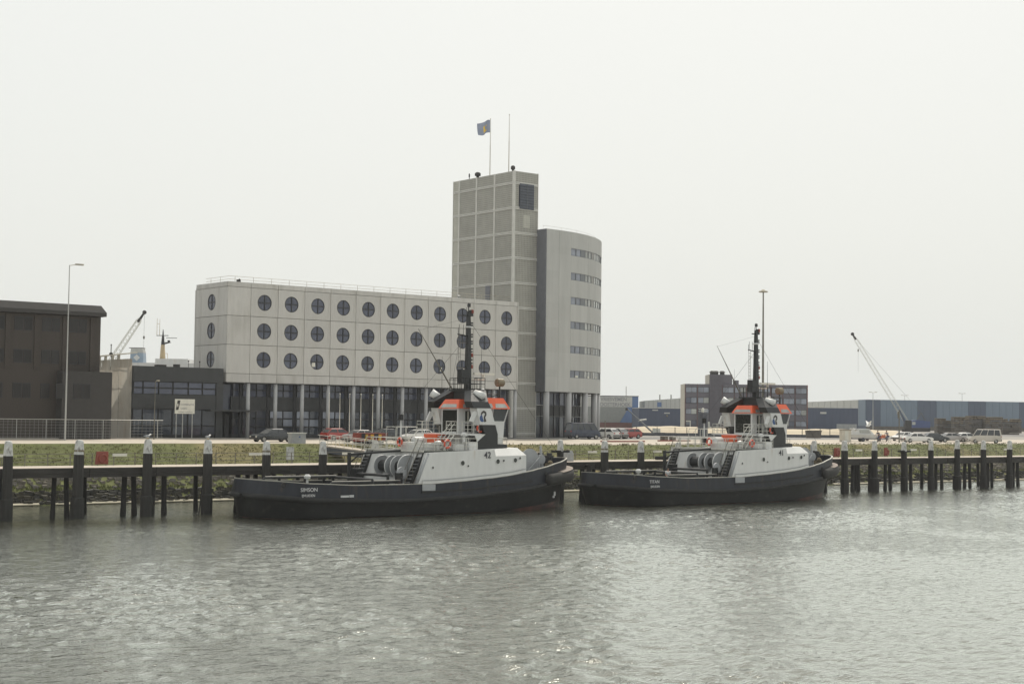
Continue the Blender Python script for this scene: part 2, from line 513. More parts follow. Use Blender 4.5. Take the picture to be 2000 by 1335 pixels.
# ---------------------------------------------------------------- ground, road, bank
gx = np.array([-700, -300, -100, 0, 40, 75, 85, 95, 105, 115, 125, 140, 170, 220, 300, 450, 700, 1300], float)
gy = np.array([136, 139, 142, 145, 148, 151, 154, 160, 200, 260, 350, 600, 1100], float)
gz = np.vectorize(G)
dm('ground', (0.25, 0.235, 0.21), rough=0.95, var=0.15, scale=0.25, mix=((0.16, 0.155, 0.15), 0.05, 0.45, 0.6), bump=0.2, bscale=3)
dm('clinker', (0.43, 0.385, 0.32), rough=0.95, var=0.1, scale=0.5, mix=((0.36, 0.31, 0.26), 0.18, 0.5, 0.7))
dm('asphalt', (0.10, 0.10, 0.10), rough=0.95, var=0.15, scale=0.5)
dm('kerb', (0.33, 0.31, 0.28), rough=0.9)
V, Q = np_grid(gx, gy, gz)
g_o = bpy.data.objects.new('ground', np_mesh('ground', V, Q, M['ground'], False)); COL.objects.link(g_o); g_o['kind'] = 'structure'
V, Q = np_grid(gx[1:-1], gy[:6], lambda X, Y: gz(X, Y) + 0.006)
o = bpy.data.objects.new('road', np_mesh('road', V, Q, M['clinker'], False)); COL.objects.link(o); o['kind'] = 'structure'
px_ = np.array([20, 40, 75, 85, 95, 105, 115, 125, 134], float)
V, Q = np_grid(px_, np.array([151, 154, 160], float), lambda X, Y: gz(X, Y) + 0.005)
o = bpy.data.objects.new('forecourt_pavement', np_mesh('forecourt_pavement', V, Q, M['asphalt'], False)); COL.objects.link(o); o['kind'] = 'structure'
mb = MB()
for x0, x1, y in ((20, 75, 151), (75, 85, 151), (85, 95, 151), (95, 105, 151), (105, 115, 151), (115, 125, 151), (125, 134, 151)):
    z0, z1 = G(x0, y), G(x1, y)
    mb.loft([[(x0, y, z0 - .1), (x0, y + .25, z0 - .1), (x0, y + .25, z0 + .12), (x0, y, z0 + .12)], [(x1, y, z1 - .1), (x1, y + .25, z1 - .1), (x1, y + .25, z1 + .12), (x1, y, z1 + .12)]])
struct('kerb', mb, M['kerb'])

def y0(x):
    return 127.3 - 0.024 * (min(max(x, 0), 220) - 62)
def bank_z(x, y):
    t = (y - y0(x)) / (136 - y0(x))
    return zcrest(x) * t
def bank_h(X, Y):
    Z = np.vectorize(bank_z)(X, Y)
    return Z + 0.12 * (smooth_noise(X, Y, 1.7, 8) - 0.5) * np.clip((136 - Y) / 1.5, 0, 1)
bx = np.concatenate([np.arange(-150, 20, 10.0), np.arange(20, 230, 0.8), np.arange(230, 420, 10.0)])
by = np.concatenate([[122.0], np.arange(124.0, 136.01, 0.5)])
dm('grass_soil', (0.1, 0.11, 0.036), rough=1.0, var=0.25, scale=0.9, mix=((0.19, 0.15, 0.07), 0.09, 0.52, 0.7), bump=0.4, bscale=4)
V, Q = np_grid(bx, by, bank_h)
o = bpy.data.objects.new('grass_bank', np_mesh('grass_bank', V, Q, M['grass_soil'])); COL.objects.link(o); o['kind'] = 'structure'

def scatter(name, mlist, n, xr, zr, maker):
    """loose growth or stones spread over the bank between two heights"""
    mb = MB()
    for _ in range(n):
        x = rng.uniform(*xr); z = rng.uniform(*zr)
        y = y0(x) + (136 - y0(x)) * z / zcrest(x)
        maker(mb, x, y, float(bank_h(np.array([[x]]), np.array([[y]]))[0, 0]))
    o = obj(name, mb, mlist); o['kind'] = 'stuff'
    return o
def tuft(hmin, hmax):
    def f(mb, x, y, z):
        s = 0.55 + 0.9 * float(smooth_noise(np.array([x]), np.array([y]), 2.3, 31)[0])
        for _ in range(4):
            a = rng.uniform(0, 6.28); h = rng.uniform(hmin, hmax) * s; w = rng.uniform(.03, .07)
            dx, dy = math.cos(a), math.sin(a); px, py = x + rng.uniform(-.2, .2), y + rng.uniform(-.15, .15)
            mb.cur = rng.choice((0, 0, 1, 2)) 
            k = rng.uniform(.1, .5) * h
            mb.add([(px - dy * w, py + dx * w, z - .05), (px + dy * w, py - dx * w, z - .05), (px + dx * k, py + dy * k, z + h)], [(0, 1, 2)])
    return f
def rock(smin, smax):
    def f(mb, x, y, z):
        s = rng.uniform(smin, smax)
        c = [(sx * s * rng.uniform(.6, 1), sy * s * rng.uniform(.6, 1), sz * s * rng.uniform(.35, .7)) for sx in (-1, 1) for sy in (-1, 1) for sz in (-1, 1)]
        mb.cur = rng.choice((0, 1))
        mb.add([(x + p[0], y + p[1], z + p[2]) for p in c], [(0, 1, 3, 2), (4, 6, 7, 5), (0, 4, 5, 1), (2, 3, 7, 6), (0, 2, 6, 4), (1, 5, 7, 3)])
    return f
dm('grass_green', (0.093, 0.112, 0.034), rough=0.9, var=0.3, scale=0.4, mix=((0.18, 0.15, 0.06), 0.1, 0.54, 0.72))
dm('grass_olive', (0.11, 0.116, 0.04), rough=0.9, var=0.3, scale=0.4, mix=((0.2, 0.145, 0.06), 0.12, 0.45, 0.62))
dm('grass_dry', (0.14, 0.125, 0.055), rough=0.9, var=0.25, scale=0.5)
dm('stone_brown', (0.14, 0.125, 0.1), rough=0.95, var=0.3, scale=2)
dm('stone_grey', (0.15, 0.138, 0.12), rough=0.95, var=0.3, scale=2)
dm('weed_dark', (0.022, 0.021, 0.016), rough=0.7, var=0.4, scale=2)
dm('weed_brown', (0.045, 0.04, 0.026), rough=0.8, var=0.4, scale=2)
dm('weed_green', (0.075, 0.084, 0.018), rough=0.9, var=0.3, scale=1)
dm('foam_line', (0.36, 0.33, 0.25), rough=0.95)
scatter('grass', [M['grass_green'], M['grass_olive'], M['grass_dry']], 12000, (28, 232), (2.7, 5.02), tuft(.04, .12))
scatter('stones', [M['stone_brown'], M['stone_grey']], 4200, (30, 230), (1.35, 2.75), rock(.12, .3))
scatter('green_weed', [M['weed_green'], M['grass_green'], M['weed_green']], 4200, (30, 230), (1.02, 1.5), tuft(.1, .22))
scatter('seaweed_stones', [M['weed_dark'], M['weed_brown']], 4200, (30, 230), (0.08, 1.1), rock(.15, .36))
mb = MB()
xx = np.arange(30, 235, 1.2)
for a, c in zip(xx[:-1], xx[1:]):
    if rng.random() < .85:
        ya, yc = y0(a) - .05 + .1 * math.sin(a), y0(c) - .05 + .1 * math.sin(c)
        mb.loft([[(a, ya - .12, .05), (a, ya + .3, .18), (a, ya + .1, .24), (a, ya - .14, .12)], [(c, yc - .12, .05), (c, yc + .3, .18), (c, yc + .1, .24), (c, yc - .14, .12)]])
o = obj('shoreline_stones', mb, M['foam_line']); o['kind'] = 'structure'

# ---------------------------------------------------------------- jetty
DZ = 3.78
jetty = thing('jetty', 'long low jetty on dark piles along the grass bank, pale deck and timber front beam', 'jetty', (110, 114, 0))
JX0, JX1 = 14.0, 236.0
x = JX0
while x < JX1:
    x2 = min(x + 7.4, JX1)
    obj('deck_slab', MB().box(x + .012, x2 - .012, 111.98, 116.45, DZ - .17, DZ + rng.uniform(-.012, .012)), M['deck_concrete'], jetty, True)
    x = x2
x = JX0
while x < JX1:
    x2 = min(x + rng.uniform(5.2, 6.4), JX1)
    d = rng.uniform(-.03, .03)
    mb = MB().box(x + .02, x2 - .02, 111.86 + d, 112.14 + d, DZ - .42, DZ - .035)
    mb.box(x + .02, x2 - .02, 111.9 + d, 112.16 + d, DZ - .74, DZ - .44)
    obj('front_beam', mb, M['beam_timber'], jetty, True)
    x = x2
obj('rear_beam', MB().box(JX0, JX1, 116.1, 116.4, DZ - .6, DZ - .18), M['beam_timber'], jetty, True)
def pile_mb(x, y, lean, r, zt=DZ - .2, zb=-1.2):
    mb = MB(); mb.smooth = True
    mb.loft([[(x + lean * (1 - t) + rr * math.cos(a), y - .35 * (1 - t) * abs(lean) + rr * math.sin(a), zb + (zt - zb) * t) for a in [k * math.pi / 5 for k in range(10)]] for t, rr in ((0, r * 1.06), (.35, r * 1.02), (.36, r * .93), (1, r * .88))])
    return mb
for cx in (20, 26, 31.5, 37, 42.2, 47.3, 52.95, 55.55, 63, 65.6, 72, 78, 84, 90, 94.5, 101, 104.3, 109.5, 115, 121, 127, 133, 136.6, 142.8, 145.9, 148.75, 152.6, 158.7, 164.5, 169.4, 175, 181, 187, 194, 201, 208, 216, 224, 232):
    for k, dx in enumerate((-.42, .42)):
        obj('pile', pile_mb(cx + dx + rng.uniform(-.06, .06), 113 + rng.uniform(-.1, .1), (-.22, .12)[k] * rng.uniform(.5, 1.4), rng.uniform(.2, .25)), M['wood_dark'], jetty, True)
    if cx in (55.55, 65.6, 104.3, 145.9, 158.7):
        obj('pile', pile_mb(cx + .1, 115.6, 0, .22), M['wood_dark'], jetty, True)
for cx in (50.5, 60.2, 70, 98, 118, 139.5, 155.5, 171):
    obj('rear_pile', pile_mb(cx, 115.9, 0.1, .2), M['wood_dark'], jetty, True)

# mooring posts: dark timber with white tapered caps, before the jetty
def mooring_post(x, zt=5.85, y=111.42, label='', w=.36, rope=False, bar=False, wood='wood_post', base_w=None, group='white capped mooring posts along the jetty'):
    t = thing('mooring_post', label, 'mooring post', (x, y, 0), group=group)
    w2 = base_w or w * 1.18
    t.rotation_euler = (rng.uniform(-.012, .012), rng.uniform(-.016, .016), rng.uniform(-.3, .3) if not bar else 0)
    ph = rng.uniform(0, .5)
    def ring(r, z, sq=.16):
        return [(r * (1 + sq * .5 * abs(math.sin(2 * (a + .0)))) * math.cos(a + ph * .1), r * (1 + sq * .5 * abs(math.sin(2 * a))) * math.sin(a + ph * .1), z) for a in [k * math.pi / 6 + math.pi / 12 for k in range(12)]]
    zc_ = zt - 1.12
    mb = MB()
    mb.loft([ring(w2, -1.3), ring(w2 * 1.0, 1.5), ring(w * .98, 1.6), ring(w * .93, zc_)])
    obj('post', mb, M[wood], t)
    mb = MB()
    mb.loft([ring(w * .93, zc_), ring(w * .72, zt - .16), ring(w * .55, zt - .03), ring(w * .2, zt)])
    obj('cap', mb, M['post_white'], t)
    if rope:
        mb = MB().torus((0, 0, zc_ + .25), w * .9, .035, 'z', 12, 5); mb.torus((0, 0, zc_ + .32), w * .88, .035, 'z', 12, 5)
        mb.path([(w * .6, -w * .7, zc_ + .28), (w * .7, -w * .8, zc_ - .3)], .03, 5)
        obj('rope_turns', mb, M['rope'], t)
    if bar:
        obj('crossbar', MB().box(-.95, .95, -.28, .2, zc_ - .12, zc_ + .1), M['wood_dark'], t)
    return t
posts = [
    (31.2, 5.85, 'mooring post with white cap, far along the jetty past the brick building', {}),
    (37.0, 5.85, 'mooring post with white cap standing left of the brick building corner', {}),
    (42.6, 5.85, 'mooring post with white cap before the dark brick building', {}),
    (48.02, 5.92, 'thick mooring post with rope round its white cap, before the brick building', dict(rope=True, w=.4, base_w=.5)),
    (53.68, 5.97, 'mooring post with a gull on its white cap, before the glazed pavilion edge', dict(w=.38)),
    (58.92, 5.93, 'mooring post with a black band below its white cap and a gull on top', dict(w=.38)),
    (64.32, 5.8, 'mooring post behind the stern of the left tug, grey scuffed shaft', dict(rope=True, w=.37)),
    (69.72, 5.8, 'mooring post with stained white cap, right of the grey cabinet', dict(w=.36)),
    (75.0, 5.85, 'leaning white post top beside the gangway and the left tug winch', {}),
    (96.3, 5.94, 'slim white mooring post with a dark crossbar behind the bow of the left tug', dict(bar=True, w=.32)),
    (102.05, 5.84, 'mooring post with a mooring line tied to its white cap, between the two tugs', dict(rope=True, w=.38)),
    (107.05, 5.8, 'mooring post behind the stern of the right tug, weathered grey cap', dict(w=.36)),
    (112.3, 5.68, 'white capped mooring post behind the aft deck of the right tug', dict(w=.38)),
    (133.5, 5.84, 'white capped mooring post behind the bow of the right tug', {}),
    (138.8, 5.83, 'first clear mooring post to the right of the right tug bow', dict(w=.38, wood='wood_dark')),
    (144.15, 5.83, 'broad based mooring post with white cap right of the red lifebuoy box', dict(w=.36, base_w=.52, wood='wood_dark')),
    (149.7, 5.71, 'mooring post with a flat dark crossbar under its white cap', dict(bar=True, w=.34, wood='wood_dark')),
    (154.87, 5.83, 'slim mooring post with white cap before the parked white cars', dict(w=.32, wood='wood_dark')),
    (160.1, 5.95, 'mooring post with peaked white cap before the timber stacks', dict(w=.35, base_w=.5, wood='wood_dark')),
    (165.6, 5.85, 'mooring post with white cap before the beige van', dict(wood='wood_dark')),
    (171.2, 5.85, 'mooring post with white cap, the second one past the beige van', dict(wood='wood_dark')),
    (177, 5.85, 'farthest mooring post in view on the right, white cap', dict(wood='wood_dark')),
]
for x, zt, lab, kw in posts:
    mooring_post(x, zt, label=lab, **kw)
mb = MB(); mb.tube((99.95, 111.25, 3.45), (99.05, 111.1, -1), .24, .27, 8); mb.tube((100.0, 111.6, 3.4), (100.1, 112.3, 3.5), .12, n=6)
solo('raking_pile', mb, M['wood_dark'], 'dark leaning fender pile at the stern of the right tug', 'pile', (99.5, 111.2, 0))
mb = MB(); mb.tube((58.82, 111.75, 3.2), (58.3, 111.6, -.3), .06, n=6); mb.tube((58.35, 111.6, -.2), (58.0, 111.5, -.6), .07, n=6)
solo('hanging_pipe', mb, M['wood_dark'], 'thin dark pipe leaning against the jetty beside the black banded post', 'pipe', (58.5, 111.6, 0))

# railing along the back of the jetty
rail = thing('jetty_railing', 'thin rusty railing along the back edge of the jetty', 'railing', (110, 116.3, DZ))
x = 33.0
px = []
while x < 222:
    px.append(x); x += 1.83
for x in px:
    obj('post', MB().box(x - .03, x + .03, 116.27, 116.33, DZ, DZ + .94), M['rail_rusty'], rail, True)
for z in (.31, .62, .94):
    obj('rail', MB().box(33, 222, 116.28, 116.32, DZ + z - .022, DZ + z + .022), M['rail_rusty'], rail, True)
for x in (39.5, 44.0, 53.6, 66.0, 75.4, 84.9, 104.8, 114.0, 126.5, 147.4, 158.0, 167.0, 178.0):
    obj('name_board', MB().box(x - .62, x + .62, 116.2, 116.25, DZ + .72, DZ + .93), M['board_white'], rail, True)
# lifebuoy boxes
def buoy_box(x, label, s=1.0):
    t = thing('lifebuoy_box', label, 'lifebuoy box', (x, 116.0, DZ), group='lifebuoy boxes on the jetty railing')
    mb = MB().prism([(-.55 * s, .1), (.5 * s, .1), (.5 * s, 1.12), (-.42 * s, 1.12)], 'y', -.06, .16)
    obj('case', mb, M['red_box'], t)
    obj('lifebuoy', MB().torus((.05, -.1, .55), .32, .08, 'y', 16, 6), M['red_box'], t)
    obj('stand', MB().box(-.4, -.34, 0, .06, 0, .2).box(.3, .36, 0, .06, 0, .2), M['rail_rusty'], t)
    return t
buoy_box(52.0, 'red lifebuoy box with open front, before the white canopy wall')
buoy_box(143.1, 'faded red lifebuoy box right of the right tug bow', .8)
buoy_box(152.3, 'red and white lifebuoy box beside the post with the flat crossbar', .5)
# box bollard and clutter on the deck
t = thing('deck_bollard', 'pale grey capped bollard standing on the jetty between the tugs', 'bollard', (99.7, 114.2, DZ))
mb = MB(); mb.loft([[(.42 * c, .42 * s_, z) for c, s_ in ((-1, -1), (1, -1), (1, 1), (-1, 1))] for z in (0, .75)]); mb.loft([[(k * c, k * s_, z) for c, s_ in ((-1, -1), (1, -1), (1, 1), (-1, 1))] for k, z in ((.42, .75), (.3, 1.05))])
obj('block', mb, M['cabinet_grey'], t); obj('top_lamp', MB().ball((.05, 0, 1.1), .13), M['brass_lamp'], t)
t = thing('tyre_stack', 'dark flat tyre lying on the jetty behind the right tug', 'tyre', (113.0, 114.6, DZ))
obj('tyre', MB().torus((0, 0, .2), .55, .2, 'z', 16, 6), M['tyre'], t)
# ---------------------------------------------------------------- office wing with round windows
GZ = 5.28
def holed_panel(w, h, r, d=0.14, n=40, hx=0.0, hz=0.0):
    """a slab w wide and h high, its front at y = 0, with a round opening"""
    mb = MB()
    circ, sq = [], []
    angs = sorted(set([2 * math.pi * k / n for k in range(n)] + [math.atan2(s * h, c * w) % (2 * math.pi) for s in (1, -1) for c in (1, -1)]))
    for a in angs:
        circ.append((hx + r * math.cos(a), hz + r * math.sin(a)))
        k = min((w / 2) / max(abs(math.cos(a)), 1e-9), (h / 2) / max(abs(math.sin(a)), 1e-9))
        sq.append((k * math.cos(a), k * math.sin(a)))
    n = len(angs)
    v = [(p[0], 0, p[1]) for p in circ] + [(p[0], 0, p[1]) for p in sq] + [(p[0], d, p[1]) for p in circ] + [(p[0], d, p[1]) for p in sq]
    f = []
    for i in range(n):
        j = (i + 1) % n
        f += [(i, j, n + j, n + i), (i, 2 * n + i, 2 * n + j, j), (n + i, n + j, 3 * n + j, 3 * n + i), (2 * n + i, 3 * n + i, 3 * n + j, 2 * n + j)]
    return mb.add(v, f)
def round_window(r):
    fr = MB()
    n = 36
    rings = []
    for rad, y in ((r, 0.02), (r, -0.02), (r - .085, -0.02), (r - .085, 0.06)):
        rings.append([(rad * math.cos(2 * math.pi * i / n), y, rad * math.sin(2 * math.pi * i / n)) for i in range(n)])
    fr.loft(rings, caps=False)
    fr.box(-r + .05, r - .05, -.03, .05, -.062, .062).box(-.062, .062, -.033, .05, -r + .05, r - .05)
    pn = MB()
    pn.loft([[((r - .06) * math.cos(2 * math.pi * i / n), y, (r - .06) * math.sin(2 * math.pi * i / n)) for i in range(n)] for y in (.03, .05)])
    return fr, pn
wing = thing('office_wing', 'low pale panelled office block with three rows of round windows on columns', 'office building', (84.6, 156, GZ))
WX0, WX1, WY0, WY1 = 84.6, 127.4, 156.0, 164.0
ZA, ZB, ZC, ZD, ZE, ZT = 22.54, 19.24, 15.93, 12.63, 11.62, 23.14
obj('core', MB().box(WX0 + .15, WX1 - .15, WY0 + .15, WY1 - .02, ZE + .03, ZT - .35), M['joint_dark'], wing, True)
pm = holed_panel(3.6 - .05, 3.3 - .05, .93).mesh('panel', M['white_cladding'])
fr, pn = round_window(.93)
frm, pnm = fr.mesh('window', M['frame_dark']), pn.mesh('pane', M['glass_blue'])
off = wing.location
for k in range(11):
    for zc_ in (20.89 - .2, 17.585 - .2, 14.28 - .2):
        X = 89.4 + 3.6 * k
        zmid = {0: (ZA + ZB) / 2, 1: (ZB + ZC) / 2, 2: (ZC + ZD) / 2}[(0, 1, 2)[[20.69, 17.385, 14.08].index(round(zc_, 3))]]
        obj('panel', pm, None, wing, loc=Vector((X, WY0, zmid)) - off)
        w = obj('window', frm, None, wing, loc=Vector((X, WY0 + .02, zmid)) - off)
        obj('pane', pnm, None, w)
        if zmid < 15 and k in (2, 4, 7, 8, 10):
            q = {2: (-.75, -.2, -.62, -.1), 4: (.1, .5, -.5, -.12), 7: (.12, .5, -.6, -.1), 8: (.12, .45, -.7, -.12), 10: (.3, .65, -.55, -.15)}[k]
            obj('painted_reflection', MB().prism([(q[0], q[2]), (q[1], q[2] + .05), (q[1] - .03, q[3]), (q[0] + .1, q[3])], 'y', .012, .026), M['curtain' if k in (4, 10) else 'sign_white'], w)  # bright reflection painted on the window as a pale quad
# plain panels: the end bay, parapet and base strips
def slab(x0, x1, z0, z1, y=WY0, d=.14, name='panel', m='white_cladding'):
    obj(name, MB().box(x0 + .025, x1 - .025, y, y + d, z0 + .025, z1 - .025), M[m], wing, True)
for z0, z1 in ((ZB, ZA), (ZC, ZB), (ZD, ZC)):
    slab(WX0, 87.6, z0, z1)
    slab(127.2, WX1, z0, z1)
xs_ = [WX0] + [87.6 + 3.6 * k for k in range(12)] + [WX1]
for a, c in zip(xs_[:-1], xs_[1:]):
    slab(a, c, ZA, ZT, name='parapet_panel'); slab(a, c, ZE, ZD, name='base_panel')
# end wall
ep = holed_panel(3.85 * 2 - .05, 3.3 - .05, .95).mesh('end_panel', M['white_cladding'])
for zm in ((ZA + ZB) / 2, (ZB + ZC) / 2, (ZC + ZD) / 2):
    p = obj('end_panel', ep, None, wing, loc=Vector((WX0, 159.83, zm)) - off); p.rotation_euler = (0, 0, -math.pi / 2)
    w = obj('window', frm, None, wing, loc=Vector((WX0 + .02, 159.83, zm)) - off); w.rotation_euler = (0, 0, -math.pi / 2)
    obj('pane', pnm, None, w)
for z0, z1, nm in ((ZA, ZT, 'parapet_panel'), (ZE, ZD, 'base_panel')):
    obj(nm, MB().box(WX0 + .002, WX0 + .14, 156.16, 163.65, z0 + .025, z1 - .025), M['white_cladding'], wing, True)
obj('corner_strip', MB().box(WX0 + .2, WX0 + .5, 163.7, 164.3, ZE, ZA), M['white_cladding'], wing, True)
obj('roof', MB().box(WX0 + .2, WX1 - .2, WY0 + .2, WY1 - .1, ZT - .4, ZT - .3), M['roof_dark'], wing, True)
mb = MB()
for X in np.arange(86.2, 127, 2.4): mb.tube((X, 157.3, ZT - .3), (X, 157.3, ZT + .72), .025, n=4)
for Y in (159.5, 161.8): mb.tube((85.5, Y, ZT - .3), (85.5, Y, ZT + .72), .025, n=4)
for z in (ZT + .72, ZT + .36): mb.path([(85.5, 163, z), (85.5, 157.3, z), (127, 157.3, z)], .022, 4)
obj('roof_railing', mb, M['thin_rail'], wing, True)
obj('roof_lamp', MB().box(86.1, 86.5, 156.5, 156.8, ZT - .3, ZT + .28).tube((86.3, 156.65, ZT + .2), (86.3, 156.4, ZT + .3), .1), M['roof_dark'], wing, True)
mb = MB().tube((118.2, 156.9, ZT), (118.2, 156.9, ZT + .2), .12); mb.ball((118.2, 156.9, ZT + .28), .2, sc=(1.4, 1, .6))
obj('roof_dome', mb, M['galvanised'], wing, True)
# soffit, columns and the recessed glazing under the block
obj('soffit', MB().box(WX0 + .3, WX1 - .1, WY0 + .3, 163.5, ZE - .06, ZE + .02), M['frame_grey'], wing, True)
cm = MB(); cm.smooth = True
cm.lathe([(.23, 0), (.23, ZE - GZ - .05)], n=14)
cme = cm.mesh('column', M['concrete'])
for k in range(12):
    obj('column', cme, None, wing, loc=Vector((87.7 + 3.6 * k, 156.42, GZ)) - off)
GY = 157.7
obj('spandrel', MB().box(86.2, 127.1, GY, GY + .2, 8.45, 10.0), M['dark_cladding'], wing, True)
obj('back_wall', MB().box(84.9, 127.1, GY + 3.0, GY + 3.2, GZ, ZE), M['frame_grey'], wing, True)
obj('lower_sill', MB().box(86.2, 127.1, GY, GY + .15, GZ, GZ + .35), M['dark_cladding'], wing, True)
for k in range(12):
    xa, xb = 87.7 + 3.6 * k - 3.6, 87.7 + 3.6 * k
    if k == 0: xa = 85.1
    xm = (xa + xb) / 2
    obj('mullion_post', MB().box(xb - .42, xb - .1, GY - .06, GY + .1, GZ, ZE), M['frame_dark'], wing, True)
    for (a, c) in ((xa + .02, xm), (xm, xb - .42)):
        if k == 0 and a < 86: continue
        for z0, z1, nm in ((10.02, 10.78, 'upper_window'), (10.82, ZE - .08, 'upper_window'), (GZ + .36, 6.55, 'lower_window'), (6.6, 7.5, 'lower_window'), (7.55, 8.43, 'lower_window')):
            w = obj(nm, MB().box(a + .02, c - .02, GY - .03, GY + .03, z0, z0 + .05).box(a + .02, c - .02, GY - .03, GY + .03, z1 - .05, z1).box(a + .02, a + .07, GY - .03, GY + .03, z0 + .05, z1 - .05).box(c - .07, c - .02, GY - .03, GY + .03, z0 + .05, z1 - .05), M['frame_dark'], wing, True)
            pale = nm == 'lower_window' and k in (2, 3, 4, 5) and z0 > 6
            obj('pane', MB().box(a + .08, c - .08, GY + .0, GY + .015, z0 + .05, z1 - .05), M['curtain' if pale and rng.random() < .5 else ('glass_blue' if nm == 'upper_window' else 'glass_dark')], w, True)
# entrance recess at the left end
obj('entrance_door', MB().box(85.5, 86.05, GY + .1, GY + .18, GZ, 8.0), M['frame_dark'], wing, True)
obj('entrance_window', MB().box(85.35, 86.5, GY + .3, GY + .34, 8.4, 11.4), M['glass_blue'], wing, True)
obj('canopy', MB().box(82.0, 88.0, 154.6, 157.6, 8.3, 8.48), M['dark_cladding'], wing, True)

# ---------------------------------------------------------------- tower
TX0, TX1, TY0, TY1, TZ = 131.2, 135.55, 162.0, 175.85, 41.67
tower = thing('tower', 'tall slab tower clad in grey square grilles with pale grid bands', 'tower', (TX0, TY0, GZ))
bands = [40.0 - 3.42 * k for k in range(11)]
obj('core', MB().box(TX0 + .16, TX1 - .16, TY0 + .16, TY1 - .16, GZ - .3, TZ - .1), M['joint_dark'], tower, True)
cols = [162.0, 166.28, 170.38, 174.4, 175.85]
edges_z = [TZ] + bands + [GZ - .2]
hb = .17
for k in range(len(edges_z) - 1):
    z1 = edges_z[k] - (hb if k else 0.03); z0 = edges_z[k + 1] + (hb if k < len(edges_z) - 2 else 0)
    if z1 - z0 < .3: continue
    for j in range(4):
        a, c = cols[j] + (.3 if j == 0 else .17), cols[j + 1] - (.17 if j < 3 else .06)
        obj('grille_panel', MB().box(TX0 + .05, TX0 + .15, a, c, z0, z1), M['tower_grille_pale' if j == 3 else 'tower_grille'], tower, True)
    if k == 1:
        obj('grille_panel', MB().box(TX0 + .3, TX0 + .9, TY0 + .05, TY0 + .15, z0, z1), M['tower_grille'], tower, True)
        obj('grille_panel', MB().box(TX1 - .8, TX1 - .12, TY0 + .05, TY0 + .15, z0, z1), M['tower_grille'], tower, True)
        lv = obj('louvre', MB().box(132.2, 134.75, TY0 - .05, TY0 + .1, 36.5, 40.02), M['louvre_dark'], tower, True)
        for q in range(9):
            z = 36.6 + q * .38
            obj('louvre_blade', MB().prism([(TY0 - .12, z), (TY0 - .06, z + .3), (TY0 - .06, z + .34), (TY0 - .13, z + .04)], 'x', 132.26, 134.7), M['louvre_dark'], lv, True)
        obj('louvre_mullion', MB().box(133.44, 133.5, TY0 - .15, TY0 - .1, 36.5, 40.02), M['frame_grey'], lv, True)
    else:
        obj('grille_panel', MB().box(TX0 + .3, TX1 - .12, TY0 + .05, TY0 + .15, z0, z1), M['tower_grille'], tower, True)
    if k == 2:
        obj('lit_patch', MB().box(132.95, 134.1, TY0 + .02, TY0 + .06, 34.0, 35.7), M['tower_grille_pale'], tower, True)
for z in bands:
    for s in (-1, 1):
        zz = z + s * .095
        obj('band', MB().box(TX0 - .04, TX0 + .12, TY0 + .2, TY1 - .02, zz - .07, zz + .07), M['tower_frame'], tower, True)
        obj('band', MB().box(TX0 + .22, TX1 - .02, TY0 - .04, TY0 + .12, zz - .07, zz + .07), M['tower_frame'], tower, True)
for Y in cols[1:4]:
    obj('pilaster', MB().box(TX0 - .02, TX0 + .12, Y - .15, Y + .15, GZ - .2, TZ - .02), M['tower_frame'], tower, True)
obj('pilaster', MB().box(TX0 - .05, TX0 + .28, TY0 - .05, TY0 + .28, GZ - .2, TZ), M['tower_frame'], tower, True)
obj('pilaster', MB().box(TX1 - .1, TX1, TY0 - .03, TY0 + .2, GZ - .2, TZ), M['tower_frame'], tower, True)
obj('pilaster', MB().box(TX0 - .02, TX0 + .12, TY1 - .08, TY1, GZ - .2, TZ), M['tower_frame'], tower, True)
obj('roof', MB().box(TX0 + .1, TX1 - .1, TY0 + .1, TY1 - .1, TZ - .12, TZ - .04), M['roof_dark'], tower, True)
obj('roof_door', MB().box(TX0 - .06, TX0 + .08, 167.0, 168.0, 23.0, 26.2), M['grey_dark_cladding'], tower, True)
for Y, X, r in ((163.0, TX0 + .6, .3), (170.9, TX0 + .6, .42), (172.6, TX0 + .4, .1)):
    mb = MB().lathe([(r * .5, 0), (r * .5, .35), (r, .4), (r, .75), (r * .6, .9)], (X, Y, TZ - .06), 10)
    obj('roof_vent', mb, M['roof_dark'], tower, True)
def flagpole_mesh(h, r=.06):
    mb = MB(); mb.tube((0, 0, 0), (0, 0, h * .55), r, r * .9, 6); mb.tube((0, 0, h * .55), (0, 0, h), r * .75, r * .45, 6); mb.ball((0, 0, h), r * 1.4, 6, 4)
    return mb
t = thing('flagpole', 'flagpole on the tower roof flying a blue flag with yellow emblem', 'flagpole', (TX0 + .5, 168.0, TZ - .1), group='poles on the tower roof')
obj('pole', flagpole_mesh(8.1), M['thin_rail'], t)
t2 = thing('flagpole', 'bare pole on the tower roof, right of the flag', 'flagpole', (TX0 + .5, 163.8, TZ - .1), group='poles on the tower roof')
obj('pole', flagpole_mesh(8.1), M['thin_rail'], t2)
